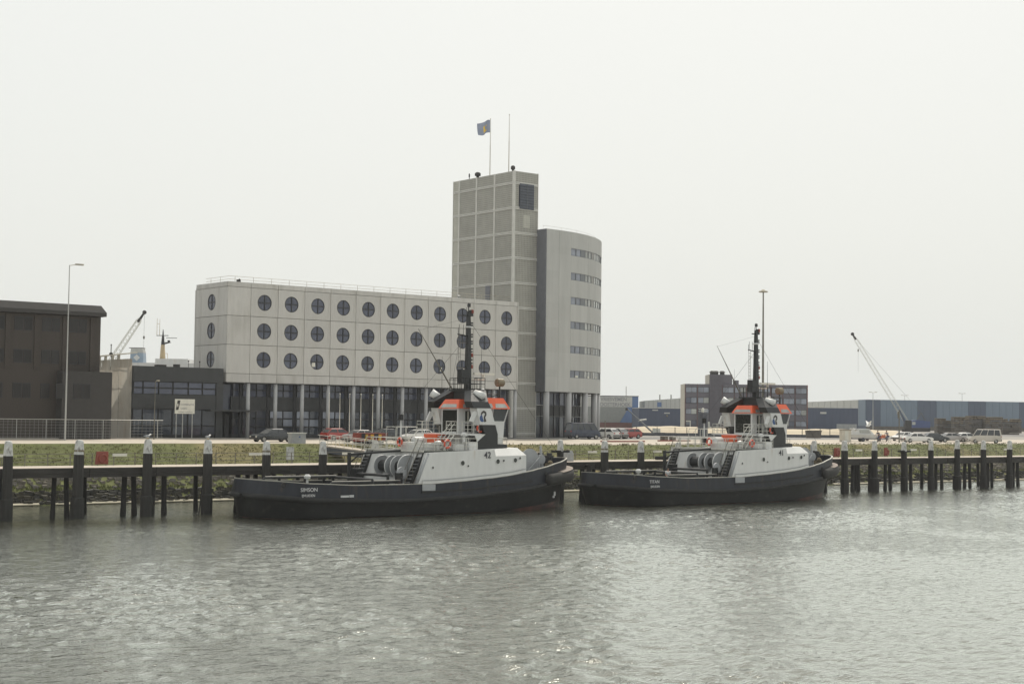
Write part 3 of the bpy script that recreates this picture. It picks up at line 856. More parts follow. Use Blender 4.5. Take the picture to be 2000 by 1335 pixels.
# flag: cloth blown to the left (towards +y along the roof)
mb = MB(); NX, NZ = 14, 12
base = Vector((TX0 + .5, 168.0, TZ - .1))
FW, FH = 2.0, 1.78
v, f = [], []
def flagp(u, w):
    z = 6.15 + FH * w - .12 * math.sin(u * 3.1) * (1 - w) + .14 * math.sin(u * 5 + .4) - .16 * u * w
    return (-.55 * u - .22 * math.sin(u * 7 + w * 1.5) * u ** .5, .08 + FW * u * (.93 + .1 * w) , z)
for j in range(NZ + 1):
    for i in range(NX + 1): v.append(flagp(i / NX, j / NZ))
ids = []
for j in range(NZ):
    for i in range(NX):
        mb.cur = 0
        u, w = (i + .5) / NX, (j + .5) / NZ
        ex, ew = (u - .48) * NX, (w - .45) * NZ
        s = (.5 < abs(ex) < 2.6 and .0 < ew < 2.4 and ex > -2.6 and not (ex < 0 and ew < 1.1)) or (abs(ex) < 2.6 and -3.4 < ew < 0 and not (ex < 0 and ew > -1.2)) 
        a = j * (NX + 1) + i
        mb.cur = 1 if s else 0
        mb.add([v[a], v[a + 1], v[a + NX + 2], v[a + NX + 1]], [(0, 1, 2, 3)])
for fm_ in ('flag_blue', 'flag_yellow'):
    q_ = M[fm_].node_tree; pb = q_.nodes['Principled BSDF']
    tl = q_.nodes.new('ShaderNodeBsdfTranslucent'); mm_ = q_.nodes.new('ShaderNodeMixShader'); mm_.inputs[0].default_value = .55
    q_.links.new(pb.inputs['Base Color'].links[0].from_socket, tl.inputs[0]); q_.links.new(pb.outputs[0], mm_.inputs[1]); q_.links.new(tl.outputs[0], mm_.inputs[2]); q_.links.new(mm_.outputs[0], q_.nodes['Material Output'].inputs[0])
fl = mb.mesh('flag', [M['flag_blue'], M['flag_yellow']])
fo = bpy.data.objects.new('flag', fl); fo.location = base; COL.objects.link(fo)
tag(fo, 'blue flag with a yellow emblem flying from the tower', 'flag')

# ---------------------------------------------------------------- rounded office
RB = thing('rounded_office', 'grey office block with curved front, six bands of windows and tall columns', 'office building', (135.5, 160, GZ))
RX, RY, RR = 135.5, 183.0, 23.0
def arc(a, r=RR): return (RX + r * math.sin(a), RY - r * math.cos(a))
RZ0, RZ1 = 11.6, 33.9
wrows = [31.64 - 3.4 * k for k in range(6)]
A_END = R(112)
def arc_slab(a0, a1, z0, z1, r0, r1, n=None):
    n = n or max(1, int((a1 - a0) / R(2.2)))
    rings = []
    for k in range(n + 1):
        a = a0 + (a1 - a0) * k / n
        p, q = arc(a, r0), arc(a, r1)
        rings.append([(p[0], p[1], z0), (q[0], q[1], z0), (q[0], q[1], z1), (p[0], p[1], z1)])
    return MB().loft(rings)
obj('core', arc_slab(R(.3), A_END, RZ0 + .02, RZ1 - .5, RR - 6, RR - .2), M['joint_dark'], RB, True)
aw = math.asin((140.42 - RX) / RR)          # windows begin here
seg = [0.0, aw * .48, aw]
a = aw
while a < A_END - R(5):
    a += R(12.0); seg.append(min(a, A_END))
zl = [RZ1] 
for w in wrows: zl += [w, w - 1.05]
zl.append(RZ0)
for k in range(0, len(zl) - 1):
    z1, z0 = zl[k], zl[k + 1]
    is_win = k % 2 == 1
    for a0, a1 in zip(seg[:-1], seg[1:]):
        g = R(.03)
        if not is_win or a1 <= aw + 1e-6:
            obj('cladding_panel', arc_slab(a0 + g, a1 - g, z0 + (.0 if not is_win else .0), z1, RR - .12, RR), M['grey_cladding'], RB, True)
WSEQ = [(0, 3.2, 'c'), (3.2, 6.4, 'c'), (6.4, 9.6, 'd'), (9.6, 12.3, 'g'), (12.3, 15.2, 'g'), (15.2, 18.0, 'p'), (18.0, 21, 'g'), (21, 24.4, 'g'), (24.4, 28, 'g'), (28, 31.5, 'g'), (31.5, 35, 'd')]
a0_ = [0.0]
for w in wrows:
    for rep in range(3):
        for p0, p1, kind in WSEQ:
            a0, a1 = aw + R(p0 + 35 * rep), aw + R(p1 + 35 * rep)
            if a1 > A_END: continue
            if kind in 'dp':
                obj('blind_panel', arc_slab(a0 + R(.05), a1 - R(.05), w - 1.03, w - .02, RR - .14, RR - .06, 3), M['frame_grey' if kind == 'd' else 'blind_grey'], RB, True)
            else:
                fr_ = MB()
                for (b0, b1, z0, z1) in ((a0, a1, w - 1.05, w - .99), (a0, a1, w - .06, w), (a0, a0 + R(.14), w - .99, w - .06), (a1 - R(.14), a1, w - .99, w - .06)):
                    q_ = arc_slab(b0, b1, z0, z1, RR - .14, RR - .03, 3)
                    fr_.add(q_.v, q_.f)
                wo = obj('window', fr_, M['frame_grey'], RB, True)
                obj('pane', arc_slab(a0 + R(.14), a1 - R(.14), w - .99, w - .06, RR - .12, RR - .1, 3), M['curtain' if kind == 'c' else 'glass_pale'], wo, True)  # the pale glass has the sky's reflection put into its colour
                if w == wrows[-1] and rng.random() < .5:
                    obj('window_paper', arc_slab(a0 + R(.4), a1 - R(1.0), w - .98, w - .7, RR - .098, RR - .094, 2), M['sign_white'], wo, True)
wo = obj('side_wall', MB().box(135.42, 135.62, 160.06, 168, RZ0 - .02, RZ1), M['grey_dark_cladding'], RB, True)  # shade on this side is painted in with a darker cladding colour
mb = MB()
pts = [arc(A_END * k / 30, RR - .3) for k in range(31)]
mb.prism(pts + [(RX + 9, RY - 9)], 'z', RZ1 - .5, RZ1 - .35)
obj('roof', mb, M['roof_dark'], RB, True)
mb = MB()
pts = [(*arc(A_END * k / 24, RR - .8), RZ1 + .5) for k in range(25)]
mb.path(pts, .02, 4)
for p in pts[::2]: mb.tube((p[0], p[1], RZ1 - .3), p, .018, n=4)
obj('roof_railing', mb, M['rail_light'], RB, True)
cm = MB(); cm.smooth = True; cm.lathe([(.42, 0), (.42, RZ0 - GZ)], n=16)
cme = cm.mesh('column', M['concrete'])
for a in (R(1.5), R(13.2), R(25), R(36.5), R(48), R(60), R(72)):
    p = arc(a, RR - .45)
    obj('column', cme, None, RB, loc=Vector((p[0], p[1], GZ)) - RB.location)
obj('soffit', arc_slab(R(.3), A_END, RZ0 - .05, RZ0 + .0, RR - 6, RR - .14), M['frame_grey'], RB, True)
# recessed glazing of the ground floor
for k in range(22):
    a0, a1 = R(1 + 4.0 * k), R(1 + 4.0 * (k + 1))
    for z0, z1 in ((GZ, 8.2), (8.25, 9.75), (9.8, RZ0 - .06)):
        dark = (z0 > 8.2 and z0 < 9) 
        pale = k in (9, 10, 11) and z0 < 8
        wo = obj('ground_window', arc_slab(a0, a0 + R(.22), z0, z1, RR - 3.1, RR - 2.9, 1).add(arc_slab(a0 + R(.22), a1, z1 - .08, z1, RR - 3.1, RR - 2.9, 1).v, [tuple(f_) for f_ in arc_slab(a0 + R(.22), a1, z1 - .08, z1, RR - 3.1, RR - 2.9, 1).f]), M['frame_dark'], RB, True)
        obj('pane', arc_slab(a0 + R(.22), a1, z0, z1 - .08, RR - 3.04, RR - 3.0, 1), M['dark_cladding' if dark else ('curtain' if pale and rng.random() < .6 else ('glass_blue' if z0 > 9 else 'glass_dark'))], wo, True)

# ---------------------------------------------------------------- dark glazed pavilion
PV = thing('glazed_pavilion', 'low dark metal pavilion with two bands of windows', 'building', (78, 156, GZ))
PX0, PX1, PY = 73.25, 84.22, 155.9
obj('roof_fascia', MB().box(PX0, PX1, PY, 168, 11.5, 13.14), M['dark_cladding'], PV, True)
obj('body', MB().box(PX0 + .05, PX1 - .1, PY + .25, 168, GZ - .2, 11.49), M['dark_cladding'], PV, True)
obj('spandrel', MB().box(PX0, PX1 - .9, PY + .02, PY + .22, 8.5, 10.06), M['dark_cladding'], PV, True)
obj('corner_pier', MB().box(PX1 - .86, PX1, PY + .0, PY + .24, GZ - .2, 11.49), M['dark_cladding'], PV, True)
wx = [73.3, 74.45, 76.3, 78.02, 79.9, 81.64, 83.34]
for a, c in zip(wx[:-1], wx[1:]):
    for z0, z1, nm in ((10.09, 10.74, 'upper_window'), (10.8, 11.45, 'upper_window'), (GZ + .3, 6.6, 'lower_window'), (6.65, 8.45, 'lower_window')):
        w = obj(nm, MB().box(a + .03, c - .03, PY + .06, PY + .12, z0, z0 + .05).box(a + .03, c - .03, PY + .06, PY + .12, z1 - .05, z1).box(a + .03, a + .09, PY + .06, PY + .12, z0 + .05, z1 - .05).box(c - .09, c - .03, PY + .06, PY + .12, z0 + .05, z1 - .05), M['frame_dark'], PV, True)
        obj('pane', MB().box(a + .09, c - .09, PY + .09, PY + .11, z0 + .05, z1 - .05), M['glass_blue' if nm == 'upper_window' else 'glass_dark'], w, True)
mb = MB()
for x, y in ((80.9, 158), (82.5, 158.4)): mb.tube((x, y, 13.1), (x, y, 13.9), .03, n=4).ball((x, y, 13.9), .1, 6, 4)
mb.box(77.2, 78.2, 158, 159, 13.1, 13.42); mb.box(79.0, 79.6, 157.5, 158, 13.1, 13.5)
obj('roof_clutter', mb, M['roof_dark'], PV, True)

# ---------------------------------------------------------------- white stained canopy wall and brick building
CW = thing('stained_wall', 'tall white stained sheet wall between the brick building and the pavilion', 'wall', (71.3, 156, GZ))
canvas = mat('canvas', (0.5, 0.47, 0.41), rough=0.9, var=0.22, scale=0.5, stretch=(1.5, 1.5, 0.35), mix=((0.36, 0.31, 0.25), 0.9, 0.45, 0.75))
nn, ll = canvas.node_tree.nodes, canvas.node_tree.links
tr = nn.new('ShaderNodeBsdfTranslucent'); ms = nn.new('ShaderNodeMixShader'); ms.inputs[0].default_value = 0.6
cs = nn['Principled BSDF'].inputs['Base Color'].links[0].from_socket
ll.new(cs, tr.inputs[0]); ll.new(nn['Principled BSDF'].outputs[0], ms.inputs[1]); ll.new(tr.outputs[0], ms.inputs[2]); ll.new(ms.outputs[0], nn['Material Output'].inputs[0])
M['canvas'] = canvas
sheets = [(68.2, 69.6), (69.6, 70.6), (70.6, 71.6), (71.6, 73.12)]
for a, c in sheets:
    mb = MB(); v = []; NXs, NZs = 6, 16
    for side in (0, 1):
        for j in range(NZs + 1):
            for i in range(NXs + 1):
                u, w = i / NXs, j / NZs
                z = GZ + (13.6 + .3 * (a + (c - a) * u - 69.4) / 3.7 - GZ) * w
                sag = .07 * abs(math.sin(w * 7 * math.pi + .4 * a)) + .05 * math.sin(u * math.pi)
                v.append((a + .012 + (c - a - .024) * u, 156 - sag + .12 * side, z))
    f = []; n1 = (NXs + 1) * (NZs + 1)
    for j in range(NZs):
        for i in range(NXs):
            k = j * (NXs + 1) + i
            f += [(k, k + 1, k + NXs + 2, k + NXs + 1)]
    mb.smooth = True
    mb.add(v[:n1], f)
    obj('sheet', mb, M['canvas'], CW, True)
mb = MB()
for x in (68.25, 70.6, 73.08): mb.tube((x, 156.3, GZ - .2), (x, 156.3, 13.7), .07, n=5)
for z in (7.2, 9.3, 11.4, 13.4): mb.tube((68.2, 156.3, z), (73.1, 156.3, z), .05, n=5)
obj('frame', mb, M['galvanised'], CW, True)
mb = MB()
mb.loft([[(68.4, 155.7, 13.82), (68.4, 156.6, 13.82), (68.4, 156.6, 13.98), (68.4, 155.7, 13.98)], [(73.6, 155.7, 14.5), (73.6, 156.6, 14.5), (73.6, 156.6, 14.62), (73.6, 155.7, 14.62)]])
for x in (69.4, 70.1, 70.9, 71.6): mb.box(x - .12, x + .12, 156, 156.2, 13.5, 14.0 + .12 * (x - 69))
obj('top_beam', mb, M['light_wall'], CW, True)
mb = MB().tube((70.7, 156.1, 14.0), (70.7, 156.1, 15.3), .05, n=5); mb.ball((70.7, 156.1, 14.3), .22, 8, 5); mb.ball((70.7, 156.1, 15.3), .09, 6, 4)
obj('siren', mb, M['roof_dark'], CW, True)

BB = thing('brick_building', 'dark brown brick building with overhanging flat roof and dim windows', 'building', (60, 152, GZ))
BX0, BX1, BY = 30.0, 67.62, 152.0
obj('wall', MB().box(BX0, BX1, BY, 172, GZ - .2, 17.95), M['brown_brick'], BB, True)
mb = MB(); mb.loft([[(BX0 - .5, BY - .5, 18.0), (BX1 + .42, BY - .5, 18.0), (BX1 + .42, 172, 18.0), (BX0 - .5, 172, 18.0)], [(BX0 - .5, BY - .5, 18.4), (BX1 + .42, BY - .5, 18.4), (BX1 + .42, 172, 18.4), (BX0 - .5, 172, 18.4)], [(BX0, BY, 19.15), (BX1, BY, 19.15), (BX1, 172, 19.15), (BX0, 172, 19.15)]])
obj('roof', mb, M['roof_dark'], BB, True)
obj('annexe', MB().box(63.0, 68.4, 150.6, 151.99, GZ - .2, 12.2), M['roof_dark'], BB, True)
for zb, zt in ((16.25, 17.6), (12.95, 14.3), (9.4, 10.9)):
    x = 66.2
    while x > 31:
        for a, c in ((x - .95, x - .15), (x - 2.0, x - 1.08)):
            y = BY if zb > 12.3 or c < 63 else 150.6
            w = obj('window', MB().box(a, c, y - .05, y + .05, zb, zb + .07).box(a, c, y - .05, y + .05, zt - .07, zt).box(a, a + .06, y - .05, y + .05, zb + .07, zt - .07).box(c - .06, c, y - .05, y + .05, zb + .07, zt - .07), M['frame_dark'], BB, True)
            obj('pane', MB().box(a + .06, c - .06, y - .03, y + .02, zb + .07, zt - .07), M['glass_dim'], w, True)
        x -= 2.9
for x in (BX1 - .9, BX1 - 3.9, BX1 - 6.9, BX1 - 9.9):
    obj('pier', MB().box(x - .25, x + .25, BY - .12, BY - .01, 12.3, 17.9), M['brown_brick'], BB, True)
# ---------------------------------------------------------------- harbour tug (local: x forward, y to port, z up from the waterline)
def interp(x, pts):
    if x <= pts[0][0]: return pts[0][1]
    for (a, va), (b_, vb) in zip(pts[:-1], pts[1:]):
        if x <= b_:
            t = (x - a) / (b_ - a); t = t * t * (3 - 2 * t) * .5 + t * .5
            return va + (vb - va) * t
    return pts[-1][1]
SHEER = [(-18.4, 3.12), (-16, 2.9), (-13, 2.68), (-9, 2.5), (-2, 2.5), (1, 2.65), (4, 2.85), (6, 3.02), (8.5, 3.33), (10.5, 3.62), (13, 4.02), (15, 4.3), (16.5, 4.42)]
BELT = [(-18.4, 2.05), (-17, 1.85), (-12, 1.5), (-5, 1.3), (1, 1.45), (7, 1.85), (11.4, 2.3), (15.4, 2.62), (17, 2.75)]
def shp(u, us, ps, qs, ub, pb, qb):
    if u < us: return max(0.0, 1 - (1 - u / us) ** ps) ** qs
    if u > ub: return max(0.0, 1 - ((u - ub) / (1 - ub)) ** pb) ** qb
    return 1.0
# levels: (x stern, x bow, half beam, stern shape, bow shape)
LEV = dict(
    keel=(-15.8, 14.9, 3.7, (.25, 2, .5), (.50, 2.0, .95)),
    wl=(-16.35, 15.65, 4.25, (.16, 2.2, .42), (.52, 2.0, .85)),
    boot=(-16.4, 15.8, 4.35, (.15, 2.2, .42), (.52, 2.0, .82)),
    belt_lo=(-16.65, 15.7, 4.55, (.13, 2.4, .4), (.58, 2.2, .6)),
    belt=(-16.8, 15.9, 4.68, (.13, 2.4, .4), (.6, 2.3, .54)),
    sheer=(-16.45, 15.95, 4.6, (.12, 2.4, .38), (.6, 2.3, .5)))
def lev_pt(name, u):
    xs_, xb, B, s, b_ = LEV[name]
    return xs_ + (xb - xs_) * u, B * shp(u, s[0], s[1], s[2], b_[0], b_[1], b_[2])
US = sorted(set([0.0, 1.0] + [.5 - .5 * math.cos(math.pi * k / 56) for k in range(57)] + [.004, .012, .99, .996]))
def sheer_hb(x):
    xs_, xb, B, s, b_ = LEV['sheer']
    u = min(max((x - xs_) / (xb - xs_), 0), 1)
    return B * shp(u, s[0], s[1], s[2], b_[0], b_[1], b_[2])
def belt_hb(x):
    xs_, xb, B, s, b_ = LEV['belt']
    u = min(max((x - xs_) / (xb - xs_), 0), 1)
    return B * shp(u, s[0], s[1], s[2], b_[0], b_[1], b_[2])

def build_tug(loc, label, name_txt, number):
    T = thing('tugboat', label, 'tugboat', loc, group='harbour tugs moored along the jetty')
    # hull
    mb = MB(); mb.smooth = True
    order = ['keel', 'wl', 'boot', 'belt_lo', 'belt', 'sheer']
    zf = dict(keel=lambda x: -1.4, wl=lambda x: 0.0, boot=lambda x: .04 + .62 * max(0, (x - 3) / 13) ** 1.4, belt_lo=lambda x: interp(x, BELT) - .16, belt=lambda x: interp(x, BELT), sheer=lambda x: interp(x, SHEER))
    mi = [0, 0, 1, 1, 2]
    n = len(US)
    for s in (-1, 1):
        rows = []
        for nm in order:
            rows.append([(lev_pt(nm, u)[0], s * lev_pt(nm, u)[1], zf[nm](lev_pt(nm, u)[0])) for u in US])
        for k in range(len(rows) - 1):
            mb.cur = mi[k]
            mb.add(rows[k] + rows[k + 1], [(i, i + 1, n + i + 1, n + i) for i in range(n - 1)])
    # inner side of the bulwark
    mb.cur = 2
    for s in (-1, 1):
        top = [(lev_pt('sheer', u)[0] * .994, s * max(0, lev_pt('sheer', u)[1] - .1), interp(lev_pt('sheer', u)[0], SHEER)) for u in US]
        bot = [(p[0], p[1], p[2] - 1.0) for p in top]
        mb.add(top + bot, [(i, i + 1, n + i + 1, n + i) for i in range(n - 1)])
    obj('hull', mb, [M['boot_red'], M['hull_black'], M['hull_navy']], T)
    # main deck
    mb = MB()
    dk = [(lev_pt('sheer', u)[0] * .994, max(0.01, lev_pt('sheer', u)[1] - .1), interp(lev_pt('sheer', u)[0], SHEER) - .98) for u in US]
    v = [(p[0], -p[1], p[2]) for p in dk] + [(p[0], p[1], p[2]) for p in dk]
    mb.add(v, [(i, i + 1, n + i + 1, n + i) for i in range(n - 1)])
    obj('main_deck', mb, M['deck_green'], T)
    # cap rail
    mb = MB()
    for s in (-1, 1):
        rings = []
        for u in US:
            x, y = lev_pt('sheer', u); z = interp(x, SHEER)
            rings.append([(x, s * (y + .03), z), (x, s * (y + .03), z + .07), (x, s * max(y - .16, 0), z + .07), (x, s * max(y - .16, 0), z)])
        mb.loft(rings, caps=False)
    obj('cap_rail', mb, M['cap_rail'], T)
    # belting: heavy rubbing strake; a second, upper strake amidships
    mb = MB(); mb.smooth = True
    for s in (-1, 1):
        rings = []
        for u in US:
            if u > .965: break
            x, y = lev_pt('belt', u); z = interp(x, BELT)
            k = 1.0
            rings.append([(x, s * (y - .05), z - .3), (x - (.1 if u < .01 else 0), s * (y + .16 * k), z - .24), (x - (.13 if u < .01 else 0), s * (y + .22 * k), z - .08), (x, s * (y + .18 * k), z + .05), (x, s * (y - .05), z + .09)])
        mb.loft(rings, closed=False, caps=False)
    obj('belting', mb, M['rubber'], T)
    for s in (-1, 1):
        mb = MB()
        rings = []
        for k in range(30):
            x = -3 + 12.0 * k / 29
            z = interp(x, BELT) + .52; y = (sheer_hb(x) * .5 + belt_hb(x) * .5)
            rings.append([(x, s * (y - .05), z - .1), (x, s * (y + .1), z - .07), (x, s * (y + .1), z + .05), (x, s * (y - .05), z + .08)])
        mb.loft(rings)
        obj('upper_strake', mb, M['rubber'], T)
    # bow fender: a deep rubber pad wrapped round the stem
    mb = MB(); mb.smooth = True
    half = []
    for k in range(25):
        u = .845 + .155 * (1 - (1 - k / 24) ** 2.2)
        half.append((lev_pt('sheer', u)[0] * .5 + lev_pt('belt', u)[0] * .5, lev_pt('sheer', u)[1] * .5 + lev_pt('belt', u)[1] * .5))
    pts = [(x, -y) for x, y in half] + [(x, y) for x, y in half[::-1][1:]]
    frings = []
    m_ = len(pts)
    for i, (x, y) in enumerate(pts):
        t = abs(-1 + 2 * i / (m_ - 1))
        x0, y0_ = pts[max(i - 1, 0)]; x1, y1_ = pts[min(i + 1, m_ - 1)]
        tx, ty = x1 - x0, y1_ - y0_; L_ = math.hypot(tx, ty) or 1
        nx_, ny_ = ty / L_, -tx / L_
        z0 = 2.5 - .42 * t ** 1.5; z1 = 3.7 - .62 * t ** 1.5; d = .72 * (1 - .3 * t ** 5)
        ring = []
        for (o_, zz) in ((-.3, z0 + .1), (.1, z0), (d * .8, z0 + .1), (d, z0 + .3), (d, z1 - .36), (d * .82, z1 - .1), (.2, z1), (-.3, z1 + .02)):
            ring.append((x + nx_ * o_, y + ny_ * o_, zz))
        frings.append(ring)
    mb.loft(frings)
    obj('bow_fender', mb, M['fender_face'], T)
    mb = MB()
    trings = []
    for r in frings[5:-5]:
        a, c = Vector(r[7]), Vector(r[5])
        p0, p1 = a.lerp(c, .35), a.lerp(c, 1.02)
        trings.append([(p0.x, p0.y, p0.z + .015), (p1.x, p1.y, p1.z + .03), (p1.x, p1.y, p1.z + .07), (p0.x, p0.y, p0.z + .07)])
    mb.loft(trings)
    obj('fender_lit_strip', mb, M['rubber_lit'], T)  # lit top of the fender painted as a paler rubber strip
    # deckhouse
    def dh_x(u): return u
    st = [(-3.45, -2.45), (-2, -1.2), (0, .3), (2, 2.2), (4.6, 4.6), (4.75, 4.75), (6.5, 6.4), (8.3, 8.3)]
    mb = MB()
    rings = []
    for xb, xt in st:
        hbm = min(sheer_hb(xb), sheer_hb(xt)) - .06
        zs = interp(xb, SHEER) + .02
        zt = interp(xt, [(-3, 5.04), (2.5, 5.2), (5.5, 5.34), (8.3, 5.4)])
        if xt < 4.7: zk, ins = zt - .06, 0.02
        else: zk, ins = interp(xt, [(4.7, 4.72), (8.3, 4.78)]), .62
        xk = xt if xt > 4 else xb + (xt - xb) * .97
        xtt = xt - (.5 if xt > 8 else 0)
        rings.append([(xb, -hbm, zs - .3), (xk, -hbm + .01, zk), (xtt, -hbm + ins, zt), (xtt, hbm - ins, zt), (xk, hbm - .01, zk), (xb, hbm, zs - .3)])
    mb.loft(rings)
    obj('deckhouse', mb, M['ship_white'], T)
    # rim along the foot of the deckhouse and doubler plate
    mb = MB()
    rings = []
    for k in range(26):
        x = -2.9 + 11.1 * k / 25
        y = sheer_hb(x) + .02; z = interp(x, SHEER)
        rings.append([(x, -y, z + .05), (x, -y - .03, z + .05), (x, -y - .03, z + .26), (x, -y, z + .26)])
    mb.loft(rings)
    obj('foot_strip', mb, M['ship_white'], T)
    mb = MB()
    rings = []
    for k in range(26):
        x = -2.9 + 11.1 * k / 25
        y = sheer_hb(x) + .04; z = interp(x, SHEER) + .29
        rings.append([(x, -y, z), (x, -y - .05, z), (x, -y - .05, z + .05), (x, -y, z + .05)])
    mb.loft(rings)
    obj('foot_rail', mb, M['ship_grey'], T)
    obj('step_plate', MB().box(-2.95, -1.65, -sheer_hb(-2) - .1, -sheer_hb(-2) - .05, 1.98, 2.5), M['ship_grey'], T)
    def porthole(x, z, r):
        y = -(sheer_hb(x) - .06)
        mb = MB().lathe([(r * 1.18, 0), (r * 1.18, -.05), (r, -.05), (r, 0)], (x, y, z), 14, 'y')
        p = obj('porthole', mb, M['ship_white'], T)
        obj('pane', MB().lathe([(r, -.02), (r, -.035)], (x, y, z), 14, 'y'), M['glass_ship'], p)
    for x, z, r in ((1.2, 4.18, .2), (-1.85, 3.84, .1), (1.78, 3.94, .09), (4.95, 4.28, .2), (5.6, 4.35, .1), (6.95, 4.36, .19), (7.5, 4.54, .1)): porthole(x, z, r)
    tx = text('number', number, .74, M['letter_dark'], T, (3.45, -(sheer_hb(3.5) - .03), 4.58), (math.pi / 2, 0, 0), world=False, bold=.01)
    # name and port on the hull side
    ny = -(sheer_hb(-13) + .035)
    text('ship_name', name_txt, .4, M['letter_white'], T, (-14.35, ny - .01, 2.14), (math.pi / 2, 0, 0), world=False, sx=1.08, bold=.006)
    text('ship_port', 'IJMUIDEN', .28, M['letter_white'], T, (-14.25, ny - .03, 1.74), (math.pi / 2, 0, 0), world=False, bold=.004)
    obj('name_marks', MB().box(-10.75, -10.0, -belt_hb(-10) - .03, -belt_hb(-10) + .05, 1.62, 1.78).box(-9.95, -9.55, -belt_hb(-10) - .03, -belt_hb(-10) + .05, 1.62, 1.8), M['letter_white'], T) if number == '42' else None
    mb = MB()
    for x in (10.4, 13.2):
        pass
    # hawse openings
    for x, z, r, asp in ((-15.35, 2.62, .2, 1.4), (10.9, 3.15, .17, 1), (13.1, 3.2, .2, 1)):
        y = -(sheer_hb(x) * .55 + belt_hb(x) * .45) - .02
        obj('fairlead', MB().lathe([(r, .1), (r, -.05), (r * .6, -.06)], (x, y, z), 12, 'y'), M['rubber'], T)
    obj('anchor_mark', MB().box(12.9, 13.05, -2.62, -2.5, 1.15, 1.5).box(12.75, 12.9, -2.66, -2.54, .95, 1.15), M['letter_white'], T) if number == '42' else None
    # aft deck: towing rails, hatch, capstan head
    for y, x0, x1, z in ((1.9, -14.4, -7.0, 2.95), (-3.6, -11.6, -4.4, 2.72)):
        mb = MB(); mb.path([(x0, y, z - .55), (x0 + .7, y, z), (x1, y, z)], .1, 6)
        for x in (x0 + 2, x0 + 4.4, x1 - .3): mb.tube((x, y, 1.6), (x, y, z - .05), .12, n=6)
        obj('tow_rail', mb, M['black_paint'], T)
        mb = MB(); mb.path([(x0 + .7, y, z + .1), (x1, y, z + .1)], .035, 4)
        obj('tow_rail_edge', mb, M['cap_rail'], T)
    obj('towing_bow', MB().path([(-7.1, -3.8, 1.6), (-7.1, -3.6, 2.9), (-7.1, 3.6, 2.9), (-7.1, 3.8, 1.6)], .11, 6), M['black_paint'], T)
    obj('vent_head', MB().lathe([(.1, 0), (.1, 1.2), (.24, 1.25), (.28, 1.45), (.15, 1.6)], (-10.2, 1.2, 1.6), 10), M['ship_white'], T)
    obj('hatch', MB().box(-6.6, -5.4, -3.2, -1.8, 1.6, 2.3), M['deck_green'], T)
    obj('cargo_coils', MB().torus((-13.2, -.5, 1.95), .6, .12, 'z', 14, 5).torus((-13.2, -.5, 2.1), .52, .12, 'z', 14, 5), M['rope'], T)
    # towing winch
    W = obj('winch_frame', MB().box(-5.2, -2.2, -3.3, 1.2, 1.6, 2.5).box(-5.5, -4.9, 1.2, 2.0, 1.6, 3.6).box(-4.6, -4.0, -3.4, -3.15, 1.6, 3.4), M['black_paint'], T)
    for y, r in ((-2.75, .98), (-1.55, .9), (-.75, .9), (.9, .85)):
        obj('winch_flange', MB().lathe([(r, -.05), (r, .05)], (-3.1, y, 3.85), 26, 'y'), M['ship_grey'], W)
        obj('flange_rim', MB().torus((-3.1, y, 3.85), r, .05, 'y', 26, 5), M['ship_white'], W)
    obj('winch_drum', MB().lathe([(.5, 0), (.5, 3.7)], (-3.1, -2.75, 3.85), 18, 'y'), M['black_paint'], W)
    obj('gearbox', MB().lathe([(.5, -.12), (.5, .1)], (-3.95, -3.2, 3.4), 18, 'y').lathe([(.28, -.2), (.28, -.1)], (-3.95, -3.2, 3.4), 12, 'y'), M['ship_grey'], W)
    obj('brake_arm', MB().prism([(-3.7, 3.1), (-2.9, 3.7), (-3.0, 2.2), (-3.5, 1.9)], 'y', -3.05, -2.9), M['ship_grey'], W)
    obj('oil_drum', MB().lathe([(.3, 0), (.3, .85)], (-4.3, -3.75, 1.62), 12), M['ship_red'], T)
    # aft wall of the deckhouse behind the winch
    obj('aft_wall', MB().prism([(-2.2, 1.6), (-1.7, 5.1), (-1.5, 5.1), (-1.9, 1.6)], 'y', -4.2, 4.2), M['ship_grey'], T)  # shade behind the winch is put into the wall's grey
    # upper deck edge over the winch, derrick arm
    obj('upper_deck', MB().box(-2.62, 3.0, -4.35, 4.35, 5.12, 5.2), M['deck_green'], T)
    obj('deck_edge', MB().box(-2.72, -2.6, -4.35, 4.35, 5.08, 5.24), M['rail_light'], T)
    obj('derrick_arm', MB().tube((-2.7, -1.2, 5.15), (-5.3, 2.6, 4.75), .1, n=6).tube((-5.3, 2.6, 1.6), (-5.3, 2.6, 4.9), .16, n=6).tube((-5.3, 2.6, 4.0), (-4.7, 1.8, 4.85), .06, n=5), M['black_paint'], T)
    # stairs on both sides, slanting pipes
    for s in (-1, 1):
        y0_, y1_ = s * 3.35, s * 4.1
        mb = MB()
        for y in (y0_, y1_):
            mb.loft([[(-4.3, y - .04, 1.6), (-4.0, y - .04, 1.6), (-4.0, y + .04, 1.6), (-4.3, y + .04, 1.6)], [(-2.45, y - .04, 5.15), (-2.15, y - .04, 5.15), (-2.15, y + .04, 5.15), (-2.45, y + .04, 5.15)]])
        S = obj('stairs', mb, M['black_paint'], T)
        obj('stair_panel', MB().prism([(-4.2, 1.6), (-3.95, 1.6), (-2.1, 5.1), (-2.35, 5.1)], 'y', min(y0_, y1_) + .05, max(y0_, y1_) - .05), M['black_paint'], S)
        for k in range(12):
            t = (k + .5) / 12
            obj('tread', MB().box(-4.4 + 1.85 * t, -4.12 + 1.85 * t, min(y0_, y1_) + .05, max(y0_, y1_) - .05, 1.6 + 3.5 * t, 1.64 + 3.5 * t), M['ship_grey'], S)
        mb = MB()
